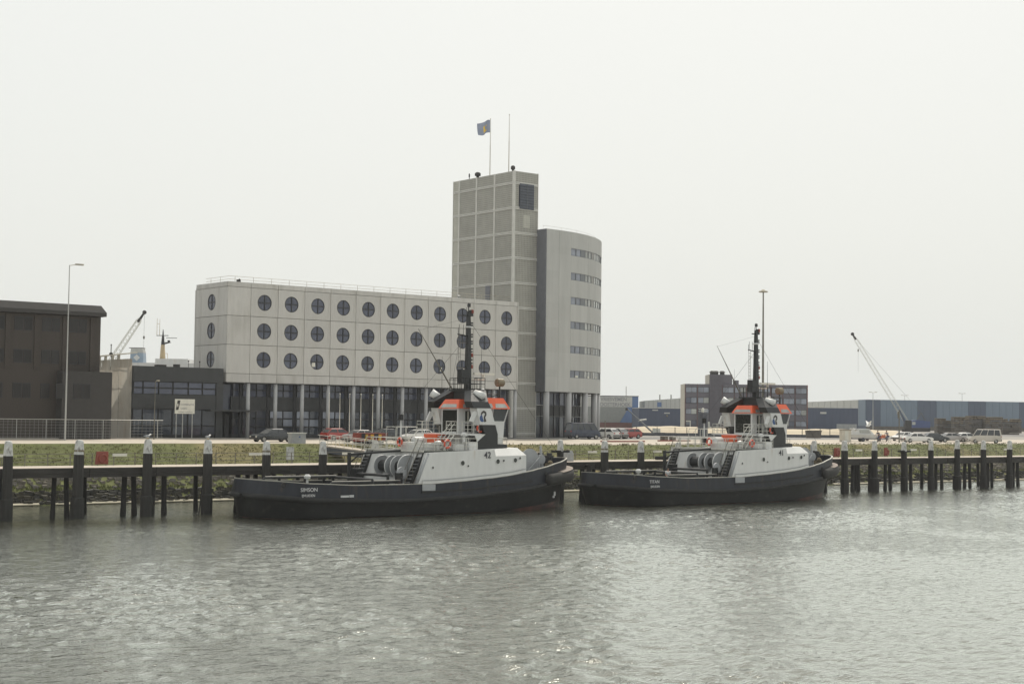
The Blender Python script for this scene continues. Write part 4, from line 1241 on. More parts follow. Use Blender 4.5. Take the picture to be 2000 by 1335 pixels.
        for y in (y0_, y1_):
            mb.path([(-4.35, y, 2.6), (-2.45, y, 6.2)], .028, 5)
            mb.tube((-3.5, y, 3.1), (-3.55, y, 4.1), .02, n=4); mb.tube((-2.9, y, 4.2), (-2.95, y, 5.25), .02, n=4); mb.tube((-4.2, y, 1.7), (-4.35, y, 2.6), .02, n=4)
        obj('handrail', mb, M['rail_rusty'], S)
        mb = MB(); mb.smooth = True; mb.tube((-3.45, s * 4.42, 2.35), (-2.28, s * 4.42, 5.0), .15, n=10)
        obj('slant_pipe', mb, M['ship_grey'], T)
    # upper deck railings
    def railing(name, pts, z, h=1.0, step=1.05, m='rail_light', mids=(.5,)):
        mb = MB()
        for (a, b_) in zip(pts[:-1], pts[1:]):
            L_ = math.hypot(b_[0] - a[0], b_[1] - a[1]); k = max(1, round(L_ / step))
            for i in range(k + 1):
                x, y = a[0] + (b_[0] - a[0]) * i / k, a[1] + (b_[1] - a[1]) * i / k
                mb.tube((x, y, z), (x, y, z + h), .028, n=5)
            for q in (*mids, 1.0): mb.tube((a[0], a[1], z + h * q), (b_[0], b_[1], z + h * q), .026, n=5)
        return obj(name, mb, M[m], T)
    railing('deck_railing', [(2.9, -4.25), (-2.55, -4.2), (-2.55, -3.3)], 5.2, mids=(.33, .66))
    railing('deck_railing', [(3.6, 4.25), (-2.55, 4.2), (-2.55, 3.3)], 5.2, mids=(.33, .66))
    railing('deck_railing', [(2.9, -3.1), (-2.4, -2.9)], 5.2, mids=(.5,))
    obj('winch_guard', MB().tube((-5.4, -3.3, 1.6), (-5.4, -3.3, 3.3), .12, n=6).tube((-5.4, 1.4, 1.6), (-5.4, 1.4, 3.3), .12, n=6).tube((-5.4, -3.4, 3.2), (-5.4, 1.5, 3.2), .12, n=6).box(-5.45, -5.3, -3.0, 1.2, 1.6, 2.7), M['black_paint'], W)
    railing('aft_railing', [(-2.55, -3.0), (-2.55, 3.1)], 5.2)
    railing('fore_railing', [(6.2, -2.9), (7.7, -2.3), (7.7, 2.3), (6.2, 2.9)], 5.38, h=.85, step=1.0)
    # bridge deck
    obj('bridge_house', MB().prism([(2.9, 5.2), (2.9, 6.5), (7.4, 6.5), (7.4, 5.3)], 'y', -1.9, 1.9), M['ship_white'], T)
    obj('bridge_deck', MB().box(1.7, 5.2, -2.9, 2.9, 6.5, 6.6), M['ship_white'], T)
    railing('bridge_railing', [(4.2, -2.85), (1.8, -2.85), (1.8, -1.4)], 6.6, step=.62, mids=(.35, .7))
    railing('bridge_railing', [(4.2, 2.85), (1.8, 2.85), (1.8, 1.4)], 6.6, step=.62, mids=(.35, .7))
    mb = MB()
    for y in (-2.1, -2.7):
        mb.tube((.6, y, 5.2), (1.8, y, 6.6), .05, n=5); mb.tube((.5, y, 6.1), (1.75, y, 7.5), .025, n=5)
    for k in range(6): mb.box(.65 + .2 * k, .8 + .2 * k, -2.7, -2.1, 5.35 + .22 * k, 5.38 + .22 * k)
    obj('bridge_ladder', mb, M['rail_light'], T)
    obj('slanted_screen', MB().prism([(3.7, 5.93), (4.55, 6.56), (1.9, 6.56), (1.9, 6.48), (3.4, 6.44)], 'y', -3.32, -3.24), M['ship_white'], T)
    # gear on the upper deck
    cage = MB()
    for x in (-.9, .1, 1.1):
        for y in (2.0, 3.6):
            cage.path([(x, y, 5.2), (x, y, 6.9), (x + .12, y, 7.1)], .03, 5)
    for z in (6.1, 7.08): cage.path([(-.9, 2.0, z), (1.15, 2.0, z), (1.15, 3.6, z), (-.9, 3.6, z), (-.9, 2.0, z)], .03, 5)
    obj('raft_cage', cage, M['rail_light'], T)
    obj('life_raft', MB().lathe([(.2, -.75), (.42, -.6), (.42, .6), (.2, .75)], (.9, 1.2, 5.85), 14, 'x'), M['ship_white'], T)
    obj('lantern_post', MB().tube((-.85, 1.5, 5.2), (-.85, 1.5, 7.4), .09, .07, 8).tube((-.85, 1.5, 7.4), (-.85, 1.5, 7.7), .05, n=6), M['ship_white'], T)
    obj('lantern', MB().box(-1.0, -.7, 1.35, 1.65, 7.65, 8.15), M['black_paint'], T); obj('lantern_box', MB().box(-1.02, -.68, 1.32, 1.68, 5.55, 6.15), M['black_paint'], T)
    obj('red_locker', MB().box(1.35, 2.45, -.6, 1.2, 5.75, 6.5), M['ship_red'], T)
    obj('locker_hose', MB().box(1.5, 2.4, -.68, -.61, 6.3, 6.38).box(1.75, 1.83, -.68, -.61, 5.9, 6.3).box(2.05, 2.13, -.68, -.61, 6.0, 6.3), M['ship_white'], T)
    for q in ((-2.3, -1.4, -2.2, -.6, 5.2, 5.85), (-.6, .5, -1.8, -.9, 5.2, 5.75), (2.6, 3.5, -3.6, -2.6, 5.2, 5.9), (1.2, 1.9, -3.8, -3.2, 5.2, 5.7)): obj('deck_locker', MB().box(*q), M['ship_white'], T)
    for q in ((.4, -2.2, 5.2), (2.4, -3.1, 5.9)): obj('vent_cowl', MB().lathe([(.14, 0), (.14, .45), (.3, .5), (.3, .7), (.1, .8)], q, 10), M['ship_white'], T)
    for x, y, z, ax in ((-2.62, -.9, 5.85, 'x'), (-.2, -4.3, 5.75, 'y'), (4.25, -2.95, 7.05, 'y')):
        rg = obj('life_ring', MB().torus((x, y, z), .31, .085, ax, 18, 6), M['lifering'], T)
        mb = MB()
        for a in (0, 1, 2, 3):
            c, s_ = math.cos(a * math.pi / 2 + .785) * .31, math.sin(a * math.pi / 2 + .785) * .31
            mb.ball((x, y + c, z + s_) if ax == 'x' else (x + c, y, z + s_), .098, 6, 4)
        obj('ring_band', mb, M['ship_white'], rg)
    # funnel casings either side of the wheelhouse
    for s in (-1, 1):
        a, b_ = (s * 2.3, s * 3.3)
        C_ = obj('funnel_casing', MB().prism([(3.95, 7.345), (3.6, 8.75), (5.13, 8.75), (5.6, 7.345)], 'y', a, b_), M['ship_white'], T)
        obj('casing_base', MB().prism([(3.7, 5.1), (3.7, 5.92), (4.52, 6.53), (4.1, 7.34), (5.6, 7.34), (5.87, 6.55), (5.87, 5.7), (6.82, 5.7), (6.9, 5.6), (6.9, 5.1)], 'y', a - s * .02, b_ + s * .02), M['black_paint'], C_)
        ct = MB(); ct.loft([[(3.25, s * 2.28, 8.755), (5.13, s * 2.28, 8.755), (5.13, s * 3.32, 8.755), (3.25, s * 3.32, 8.755)], [(3.1, s * 2.15, 9.3), (4.95, s * 2.0, 9.3), (4.95, s * 3.1, 9.3), (3.1, s * 3.1, 9.3)], [(4.1, s * .9, 10.2), (5.8, s * .9, 10.2), (5.75, s * 1.75, 10.3), (4.15, s * 1.75, 10.3)]])
        obj('casing_top', ct, M['black_paint'], C_)
        # company emblem: blue disc half wrapped by a dark band
        ye = b_ + s * .012
        mb = MB(); mb.prism([(4.2 + .29 * math.cos(t) - .02, 7.9 + .31 * math.sin(t)) for t in [R(100) + R(205) * k / 12 for k in range(13)]], 'y', ye, ye + s * .004)
        obj('emblem_disc', mb, M['logo_blue'], C_)
        mb = MB()
        pth = [(4.06, 8.2), (4.16, 8.38), (4.33, 8.46), (4.52, 8.36), (4.54, 8.22), (4.4, 7.98), (4.46, 7.75), (4.5, 7.6)]
        wd = [.07, .09, .1, .1, .095, .085, .11, .12]
        L1, L2 = [], []
        for i, p in enumerate(pth):
            q0, q1 = pth[max(i - 1, 0)], pth[min(i + 1, len(pth) - 1)]
            d = Vector((q1[0] - q0[0], q1[1] - q0[1])).normalized(); nrm = Vector((-d[1], d[0])) * wd[i]
            L1.append((p[0] + nrm[0], ye + s * .003, p[1] + nrm[1])); L2.append((p[0] - nrm[0], ye + s * .003, p[1] - nrm[1]))
        m_ = len(pth)
        mb.add(L1 + L2, [(i, i + 1, m_ + i + 1, m_ + i) for i in range(m_ - 1)])
        obj('emblem_band', mb, M['logo_dark'], C_)
        obj('vent_flap', MB().prism([(3.35, 8.45), (2.95, 7.65), (3.3, 7.6), (3.82, 8.45)], 'y', b_ - s * .25, b_ - s * .1), M['ship_white'], C_)
        mb = MB(); mb.smooth = True
        ax = Vector((-.6, .55, .5)) if s > 0 else Vector((.35, -.8, -.3))
        p0 = Vector((4.1, 2.6, 9.6)) if s > 0 else Vector((4.35, -2.0, 10.05))
        ax.normalize()
        mb.tube(p0, p0 + ax * .95, .3, .36, 14)
        obj('exhaust_pipe', mb, M['ship_white'], C_)
    obj('mast_platform', MB().box(4.15, 6.0, -1.5, 1.5, 10.2, 10.36), M['black_paint'], T)
    obj('exhaust_house', MB().box(4.3, 5.6, -.95, .95, 9.4, 10.19), M['black_paint'], T)
    railing('platform_railing', [(5.9, -1.42), (4.22, -1.42), (4.22, 1.42)], 10.36, h=1.0, step=.6, m='black_paint')
    railing('platform_railing', [(4.22, 1.42), (5.9, 1.42), (5.9, -1.42)], 10.36, h=1.0, step=.6, m='black_paint')
    # wheelhouse
    WH = obj('wheelhouse', MB().box(3.22, 5.6, -1.2, 1.2, 6.55, 8.72).prism([(5.4, 5.3), (5.4, 7.6), (7.68, 7.6), (7.5, 5.3)], 'y', -1.95, 1.95).box(5.4, 7.4, -1.75, 1.75, 7.58, 8.72), M['ship_white'], T)
    def pane(name, pts, nrm, parent=WH, m='glass_ship'):
        nrm = Vector(nrm)
        v = [Vector(p) for p in pts]; w = [p + nrm * .03 for p in v]; k = len(v)
        return obj(name, MB().add(v + w, [tuple(range(k)), tuple(range(2 * k - 1, k - 1, -1))] + [(i, (i + 1) % k, k + (i + 1) % k, k + i) for i in range(k)]), M[m], parent)
    pane('aft_window', [(3.215, -1.02, 6.75), (3.215, 1.02, 6.75), (3.215, 1.02, 8.58), (3.215, -1.02, 8.58)], (-1, 0, 0))
    pane('side_window', [(3.95, -1.205, 7.55), (4.6, -1.205, 7.55), (4.6, -1.205, 8.5), (3.95, -1.205, 8.5)], (0, -1, 0), m='glass_ship')
    pane('curtain', [(4.15, -1.24, 7.6), (4.32, -1.24, 7.6), (4.32, -1.24, 8.45), (4.15, -1.24, 8.45)], (0, -1, 0), m='jib_yellow')
    pane('door_window', [(3.95, -1.205, 6.75), (4.6, -1.205, 6.75), (4.6, -1.205, 7.4), (3.95, -1.205, 7.4)], (0, -1, 0))
    for s in (-1, 1):
        # leaning windows of the forward part
        for x0, x1 in ((5.45, 6.15), (6.4, 7.5)):
            e = .22 if x1 > 7 else 0
            pane('bridge_window', [(x0, s * 1.955, 7.66), (x1, s * 1.955, 7.66), (x1 + e, s * 2.1, 8.68), (x0, s * 2.1, 8.68)], (0, s, 0), m='glass_car')
    for y0_, y1_ in ((-1.75, -.65), (-.55, .55), (.65, 1.75)):
        pane('front_window', [(7.7, y0_, 7.66), (7.7, y1_, 7.66), (7.96, y1_, 8.68), (7.96, y0_, 8.68)], (1, 0, .2), m='glass_car')
    mb = MB()
    mb.loft([[(5.35, -1.98, 7.58), (7.71, -1.98, 7.58), (7.71, 1.98, 7.58), (5.35, 1.98, 7.58)], [(5.35, -1.98, 7.66), (7.72, -1.98, 7.66), (7.72, 1.98, 7.66), (5.35, 1.98, 7.66)]])
    for s in (-1, 1):
        for x in (6.28,): mb.tube((x, s * 1.97, 7.62), (x, s * 2.12, 8.72), .05, n=4)
        mb.tube((7.66, s * 1.97, 7.62), (7.95, s * 2.12, 8.75), .06, n=4)
    obj('window_sill', mb, M['ship_white'], WH)
    def red_roof(name, x0, x1, hy, z0, z1, ins):
        mb = MB(); mb.loft([[(x0, -hy, z0), (x1, -hy, z0), (x1, hy, z0), (x0, hy, z0)], [(x0 + ins, -hy + ins, z1), (x1 - ins, -hy + ins, z1), (x1 - ins, hy - ins, z1), (x0 + ins, hy - ins, z1)]])
        return obj(name, mb, M['ship_red'], WH)
    r1 = red_roof('aft_roof', 3.02, 5.6, 1.42, 8.72, 9.5, .42)
    r2 = red_roof('fore_roof', 5.1, 8.1, 2.25, 8.72, 9.66, .45)
    def slope_pt(x0, x1, hy, z0, z1, ins, side, u, w):
        k = ins * w
        if side == 'y': return (x0 + k + (x1 - x0 - 2 * k) * u, -hy + k, z0 + (z1 - z0) * w)
        return (x0 + k, -hy + k + (2 * hy - 2 * k) * u, z0 + (z1 - z0) * w)
    for par, args, side, sp in ((r1, (3.02, 5.6, 1.42, 8.72, 9.5, .42), 'x', ((.08, .92),)), (r1, (3.02, 5.6, 1.42, 8.72, 9.5, .42), 'y', ((.2, .8),)), (r2, (5.1, 8.1, 2.25, 8.72, 9.66, .45), 'y', ((.08, .36), (.46, .92)))):
        for u0, u1 in sp:
            q = [slope_pt(*args, side, u0, .08), slope_pt(*args, side, u1, .08), slope_pt(*args, side, u1 - .03, .46), slope_pt(*args, side, u0 + .03, .46)]
            pane('skylight', q, (-.6, 0, .5) if side == 'x' else (0, -.6, .5), par, 'glass_pale')
    # search light, radar, whip aerials
    obj('searchlight', MB().lathe([(.3, -.36), (.36, -.3), (.36, .3), (.28, .4)], (8.5, -.2, 11.05), 14, 'x'), M['brass_lamp'], T)
    obj('light_stand', MB().tube((8.5, -.2, 9.0), (8.5, -.2, 10.75), .07, n=6).tube((8.5, -.2, 10.1), (7.4, -.2, 9.7), .05, n=5).tube((8.5, -.2, 9.0), (7.9, -.2, 8.9), .05, n=5), M['black_paint'], T)
    railing('roof_railing', [(6.3, -1.3), (7.4, -1.3), (7.4, 1.3)], 9.66, h=.75, step=.9, m='black_paint')
    obj('radar', MB().box(5.75, 7.95, -.14, .14, 11.68, 11.86).tube((6.85, 0, 11.3), (6.85, 0, 11.7), .12, n=8).tube((4.4, 0, 11.3), (6.9, 0, 11.3), .08, n=6), M['sign_white'], T)
    obj('satellite_dome', MB().tube((6.0, -1.0, 9.6), (6.0, -1.0, 10.1), .05, n=5).ball((6.0, -1.0, 10.25), .22, 10, 6), M['ship_white'], T)
    # mast
    mb = MB(); mb.loft([[(5.1 + sx * w, sy * w, z) for sx, sy in ((-1, -1), (1, -1), (1, 1), (-1, 1))] for w, z in ((.24, 10.3), (.2, 13), (.15, 16.2), (.12, 17.2))])
    MS = obj('mast', mb, M['black_paint'], T)
    for z in (12.6, 12.9, 13.6, 13.85, 14.3, 14.5, 14.9, 15.1, 15.9, 16.1): obj('mast_lamp', MB().box(5.2, 5.52, -.12, .12, z, z + .13), M['black_paint'], MS)
    mb = MB(); mb.box(5.2, 5.5, -.15, .15, 16.75, 17.3)
    mb.tube((5.1, 0, 17.2), (5.1, 0, 17.9), .05, n=5).tube((4.9, 0, 16.7), (4.9, 0, 17.5), .03, n=4).box(5.02, 5.24, -.1, .1, 17.55, 17.85)
    mb.box(4.5, 5.0, -.05, .05, 16.75, 16.86)
    obj('mast_box', MB().box(4.2, 4.95, -.35, .35, 10.9, 12.1), M['black_paint'], MS)
    obj('mast_top', mb, M['black_paint'], MS)
    for z in (17.0, 13.2, 12.2): obj('red_lamp', MB().lathe([(.11, 0), (.13, .05), (.13, .28), (.08, .34)], (5.42, -.1, z), 8), M['maroon_paint'], MS)
    obj('loudhailer_disc', MB().lathe([(.1, 0), (.34, .05), (.34, .14), (.1, .2)], (5.1, 0, 15.7), 14), M['ship_white'], MS)
    obj('spreader', MB().tube((5.0, 0, 15.0), (3.95, 0, 15.15), .06, n=5).tube((4.0, 0, 15.0), (4.0, 0, 15.7), .03, n=4).tube((4.1, 0, 15.15), (4.1, 0, 16.0), .025, n=4).tube((4.55, 0, 15.1), (4.55, 0, 16.0), .025, n=4), M['black_paint'], MS)
    mb = MB()
    for y in (-.14, .14): mb.tube((4.15, y, 12.1), (4.15, y, 15.1), .02, n=4)
    for k in range(9): mb.tube((4.15, -.14, 12.2 + .33 * k), (4.15, .14, 12.2 + .33 * k), .015, n=4)
    mb.tube((4.15, 0, 12.2), (5, 0, 12.2), .02, n=4).tube((4.15, 0, 14.4), (5, 0, 14.4), .02, n=4)
    obj('mast_ladder', mb, M['rail_rusty'], MS)
    obj('whip_aerial', MB().tube((5.95, -.8, 10.4), (5.95, -.8, 14.0), .028, .015, 5).tube((3.2, 1.2, 10.4), (3.2, 1.2, 13.2), .02, .012, 4), M['frame_dark'], MS)
    obj('aerial_boom', MB().tube((4.3, 1.2, 10.4), (2.5, 1.2, 12.9), .07, .055, 6).tube((2.5, 1.2, 12.9), (.6, 1.2, 15.5), .05, .02, 6), M['rail_rusty'], MS)
    mb = MB()
    mb.tube((5.1, 0, 15.1), (-2.4, 2.0, 6.2), .012, n=3).tube((5.1, 0, 16.6), (.7, 1.2, 15.4), .01, n=3).tube((4.2, 0, 14.9), (1.7, -2.2, 10.4), .012, n=3).tube((5.1, 0, 16.5), (15.8, 0, 4.5), .012, n=3)
    obj('stay_wires', mb, M['frame_dark'], MS)
    # fore deck: winch, bitts, roller
    FD = obj('fore_winch', MB().lathe([(.95, -1.35), (.95, -1.2), (.55, -1.15), (.55, 1.15), (.95, 1.2), (.95, 1.35)], (11.05, 0, 4.25), 22, 'y').lathe([(1.02, -1.42), (1.02, -1.36)], (11.05, 0, 4.25), 24, 'y'), M['ship_grey'], T)
    obj('winch_bed', MB().prism([(10.1, 3.0), (12.0, 3.0), (11.7, 4.2), (10.4, 4.2)], 'y', -1.6, -1.4).prism([(10.1, 3.0), (12.0, 3.0), (11.7, 4.2), (10.4, 4.2)], 'y', 1.4, 1.6).box(10.0, 12.6, -1.8, 1.8, 2.7, 3.2), M['ship_grey'], FD)
    obj('chain_stopper', MB().tube((12.9, -.9, 3.0), (12.7, -.9, 5.5), .22, .1, 8).lathe([(.42, -.15), (.42, .15)], (12.5, -1.2, 4.3), 14, 'y').tube((10.4, -1.9, 3.3), (12.0, -1.6, 4.5), .05, n=5).tube((12.1, -1.3, 3.0), (12.2, -1.2, 4.7), .14, n=6), M['ship_grey'], T)
    obj('bow_bitts', MB().tube((14.0, -.6, 3.0), (14.0, -.6, 4.85), .25, n=10).tube((14.0, .6, 3.0), (14.0, .6, 4.85), .25, n=10).box(13.75, 14.25, -.9, .9, 4.4, 4.62), M['black_paint'], T)
    obj('mooring_coil', MB().torus((14.2, -.5, 3.6), .45, .12, 'z', 12, 5).torus((14.2, -.5, 3.8), .4, .12, 'z', 12, 5).ball((13.6, -1.2, 3.95), .25, 8, 5), M['rope'], T)
    # rust streaks and scuffs are in the hull paint; tyres hang at the quarter
    return T
def rings_slice(r, a, b_): return r[a:b_]
tug1 = build_tug((76.0, 106.2, 0), 'near tug numbered 42 with name SIMSON on its dark hull, orange wheelhouse roof', 'SIMSON', '42')
tug2 = build_tug((113.0, 106.2, 0), 'farther tug numbered 41 with name TITAN on its dark hull, moored ahead', 'TITAN', '41')
# ---------------------------------------------------------------- vehicles
def make_car(kind, paint, label, loc, rz, group='cars parked on the quay', s=1.0, cat='car'):
    t = thing({'van': 'parked_van'}.get(kind, 'parked_car'), label, cat, loc, rz, group)
    if kind == 'sedan':
        L_, W_, H_ = 4.6, 1.74, 1.4
        low = [(-2.3, .3, .62), (-2.27, .28, .8), (-1.9, .22, .92), (-1.0, .2, .95), (.5, .2, .95), (1.0, .2, .93), (2.0, .24, .8), (2.26, .28, .66), (2.3, .32, .55)]
        gh = (-1.62, -.95, .42, 1.12)
    elif kind == 'hatch':
        L_, W_, H_ = 3.9, 1.64, 1.4
        low = [(-1.95, .3, .7), (-1.93, .25, .92), (-1.5, .2, .95), (.3, .2, .93), (.85, .2, .9), (1.6, .24, .78), (1.9, .28, .64), (1.95, .32, .55)]
        gh = (-1.86, -1.35, .25, .95)
    else:
        L_, W_, H_ = 4.7, 1.84, 2.15
        low = [(-2.35, .35, 1.1), (-2.33, .3, 1.2), (-1.5, .25, 1.22), (1.4, .25, 1.2), (2.0, .26, 1.05), (2.28, .3, .85), (2.35, .35, .6)]
        gh = (-2.3, -2.15, 1.3, 1.95)
    mb = MB(); mb.smooth = False
    rings = []
    for x, zb, zt in low:
        e = abs(x) / (L_ / 2)
        w = W_ / 2 * (1 - .1 * e ** 4)
        zm = zb + (zt - zb) * .55
        rings.append([(x, -w * .92, zb), (x, -w, zb + .12), (x, -w, zm), (x, -w * .93, zt), (x, w * .93, zt), (x, w, zm), (x, w, zb + .12), (x, w * .92, zb)])
    mb.loft(rings)
    body = obj('body', mb, M[paint], t)
    a, b_, c, d = gh
    def zlow(x): return interp_lin(x, [(p[0], p[2]) for p in low]) - .02
    w0, w1 = W_ / 2 * .9, W_ / 2 * .74
    g = MB(); g.loft([[(a, -w0, zlow(a)), (d, -w0, zlow(d)), (d, w0, zlow(d)), (a, w0, zlow(a))], [(b_, -w1, H_ - .06), (c, -w1, H_ - .06), (c, w1, H_ - .06), (b_, w1, H_ - .06)]])
    obj('windows', g, M['glass_car'], t)
    r = MB(); r.loft([[(b_ - .06, -w1 - .02, H_ - .09), (c + .06, -w1 - .02, H_ - .09), (c + .06, w1 + .02, H_ - .09), (b_ - .06, w1 + .02, H_ - .09)], [(b_ + .12, -w1 + .1, H_), (c - .15, -w1 + .1, H_), (c - .15, w1 - .1, H_), (b_ + .12, w1 - .1, H_)]])
    obj('roof', r, M[paint], t)
    mids = [.48] if kind != 'van' else [.25, .5, .75]
    for sgn in (-1, 1):
        e0, e1 = sgn * (w0 + .005), sgn * (w1 + .005)
        def bar(xa, xb, th):
            za = zlow(min(max(xa, a), d))
            obj('pillar', MB().loft([[(xa - th, e0 - .02, za), (xa + th, e0 - .02, za), (xa + th, e0 + .02, za), (xa - th, e0 + .02, za)], [(xb - th, e1 - .02, H_ - .07), (xb + th, e1 - .02, H_ - .07), (xb + th, e1 + .02, H_ - .07), (xb - th, e1 + .02, H_ - .07)]]), M[paint], t)
        bar(a + .05, b_ + .05, .07 if kind != 'van' else .1); bar(d - .04, c - .02, .045)
        for m_ in mids: bar(a + (d - a) * m_, b_ + (c - b_) * m_, .045)
    xw = L_ / 2 - .82
    wm_ = MB().lathe([(.2, -.09), (.31, -.1), (.31, .1), (.2, .09)], (0, 0, 0), 16, 'y').mesh('wheel', M['tyre'])
    rm_ = MB().lathe([(.19, -.105), (.19, .105)], (0, 0, 0), 12, 'y').mesh('rim', M['rim'])
    for x in (-xw, xw):
        for sgn in (-1, 1):
            w = obj('wheel', wm_, None, t, loc=(x, sgn * (W_ / 2 - .11), .31))
            obj('rim', rm_, None, w)
    zl = low[-2][2]
    for sgn in (-1, 1):
        obj('headlight', MB().box(L_ / 2 - .06, L_ / 2 + .012, sgn * W_ * .27, sgn * W_ * .43, zl - .2, zl - .04), M['lamp_clear'], t)
        zt = low[1][2]
        obj('tail_light', MB().box(-L_ / 2 - .012, -L_ / 2 + .06, sgn * W_ * .28, sgn * W_ * .44, zt - .26, zt - .1), M['tail_red'], t)
    obj('bumper', MB().box(L_ / 2 - .08, L_ / 2 + .06, -W_ * .46, W_ * .46, .36, .5), M['frame_dark'], t)
    obj('bumper', MB().box(-L_ / 2 - .06, -L_ / 2 + .08, -W_ * .46, W_ * .46, .36, .52), M['frame_dark'], t)
    t.scale = (s, s, s)
    return t
def interp_lin(x, pts):
    if x <= pts[0][0]: return pts[0][1]
    for (a, va), (b_, vb) in zip(pts[:-1], pts[1:]):
        if x <= b_: return va + (vb - va) * (x - a) / (b_ - a)
    return pts[-1][1]
def gl(x, y, dz=0.0): return (x, y, G(x, y) + dz)
PI = math.pi
make_car('sedan', 'car_dark', 'dark blue saloon on the quay road left of the grey cabinet', gl(82.4, 141.6), PI)
make_car('hatch', 'car_red', 'red hatchback parked behind the flagpoles', gl(93.4, 146.0), 0)
make_car('sedan', 'car_silver', 'silver saloon parked before the flagpoles', gl(92.6, 139.8), 0)
make_car('hatch', 'car_dark', 'dark hatchback right of the flagpoles, behind the left tug', gl(100.8, 146.6), 0)
make_car('hatch', 'car_white', 'white hatchback behind the aft deck rails of the left tug', gl(102.6, 143.8), PI)
make_car('van', 'car_blue', 'dark blue van parked at the foot of the curved building', gl(136.4, 153.2), -.15, cat='van')
make_car('hatch', 'car_white', 'white hatchback with red tail lights right beside the blue van', gl(141.2, 154.0), PI / 2 + .2)
make_car('hatch', 'car_silver', 'silver hatchback between the white and the red hatchback', gl(143.7, 155.0), PI / 2 + .2)
make_car('hatch', 'car_red', 'red hatchback at the right end of the row beside the blue van', gl(147.0, 155.6), PI)
make_car('sedan', 'car_white', 'white saloon behind the slim mooring post, right of the brown pole', gl(193.0, 141.3), -.5)
make_car('hatch', 'car_white', 'white hatchback beside the brown pole at the far parking row', gl(196.6, 146.6), PI)
make_car('hatch', 'car_dark', 'dark hatchback next in the row right of the white saloon', gl(199.5, 142.6), -.5)
make_car('sedan', 'car_silver', 'silver saloon before the timber stacks', gl(205.0, 143.6), -.5)
make_car('hatch', 'car_white', 'white hatchback between the silver saloon and the beige van', gl(208.5, 143.0), -.5)
make_car('van', 'car_beige', 'beige van at the right end of the parked row', gl(206.6, 138.6), 2.2, cat='van')
make_car('sedan', 'car_dark', 'dark saloon behind the beige van', gl(212.0, 146.0), .2)

# ---------------------------------------------------------------- quay furniture
fpm = flagpole_mesh(5.25, .05).mesh('flagpole', M['sign_white'])
for k, lab in enumerate(('leftmost of the six bare white flagpoles before the round windowed block', 'second bare white flagpole from the left, before the red hatchback', 'third bare white flagpole from the left of the row', 'fourth bare white flagpole of the row, behind the silver saloon roof', 'fifth bare white flagpole, above the bonnet of the silver saloon', 'rightmost of the six bare white flagpoles, next to the dark hatchback')):
    x = (93.0, 94.35, 95.6, 97.05, 98.6, 99.85)[k]; y = 147.4 - .1 * k
    o = bpy.data.objects.new('flagpole', fpm); o.location = gl(x, y); COL.objects.link(o)
    tag(o, lab, 'flagpole', 'white flagpoles before the office wing')
# project sign on three posts
t = thing('sign_board', 'white sign board with slanted blue logo on posts before the pavilion', 'sign', gl(77.6, 152.2))
for x in (-.95, -.2, .95): obj('post', MB().tube((x, .08, 0), (x, .08, 3.2), .05, n=6), M['galvanised'], t)
obj('board', MB().box(-1.18, 1.18, -.03, .03, 2.72, 4.3), M['sign_white'], t)
obj('logo', MB().prism([(-1.08, 3.12), (-.78, 3.12), (-.55, 4.15), (-.88, 4.15)], 'y', -.045, -.032), M['logo_dark'], t)
obj('logo_spot', MB().prism([(-.86 + .07 * math.cos(k), 3.64 + .2 * math.sin(k)) for k in [i * PI / 5 for i in range(10)]], 'y', -.055, -.046), M['sign_white'], t)
text('lettering', 'COMBINATIE', .27, M['letter_grey'], t, (-.52, -.034, 3.62), (PI / 2, 0, 0), world=False, sx=1.0)
text('lettering', 'GEBRS', .27, M['letter_grey'], t, (-.52, -.034, 3.2), (PI / 2, 0, 0), world=False)
text('small_print', 'AANNEMERS  HAVENWERKEN', .13, M['letter_grey'], t, (-.85, -.034, 2.86), (PI / 2, 0, 0), world=False)
# mesh fence and lamp post before the pavilion
t = thing('wire_fence', 'wire mesh fence on posts before the brick building', 'fence', gl(66, 150.4))
for x in np.arange(40, 76, 3.05):
    obj('post', MB().tube((x, 150.4, G(x, 150.4) - .1), (x, 150.4, G(x, 150.4) + 2.0), .035, n=6), M['galvanised'], t, True)
obj('top_rail', MB().tube((40, 150.4, 7.26), (74.2, 150.4, 7.24), .03, n=5), M['rail_light'], t, True)
mb = MB()
for z in np.arange(5.5, 7.2, .3): mb.tube((40, 150.4, z), (74.2, 150.4, z), .008, n=3)
for x in np.arange(40.3, 74.2, .45): mb.tube((x, 150.4, 5.3), (x, 150.4, 7.25), .008, n=3)
w = obj('wire_mesh', mb, M['galvanised'], t, True); w['kind'] = 'stuff'
def lamp_post(loc, h, label, heads=1, arm=.6, r=.07, group=None, m='galvanised'):
    t = thing('street_lamp', label, 'street lamp', loc, group=group)
    obj('pole', MB().tube((0, 0, 0), (0, 0, h * .4), r * 1.3, r * 1.1, 8).tube((0, 0, h * .4), (0, 0, h), r, r * .6, 8), M[m], t)
    for k in range(heads):
        sx = (-1) ** k
        obj('lamp_head', MB().tube((0, 0, h - .05), (sx * arm * .6, -sx * arm * .4, h + .08), r * .5, n=5).box(sx * arm * .5, sx * arm * 1.3, -sx * arm * .3 - .15, -sx * arm * .3 + .15, h + .02, h + .16), M['thin_rail'], t)
    return t
lamp_post(gl(72.6, 149.2), 6.1, 'slim lamp post before the left windows of the dark pavilion', arm=.3, r=.045, m='rail_rusty')
lamp_post(gl(61.6, 146.2), 17.4, 'tall lamp post before the brick building, its head near the left edge', arm=1.0, r=.07)
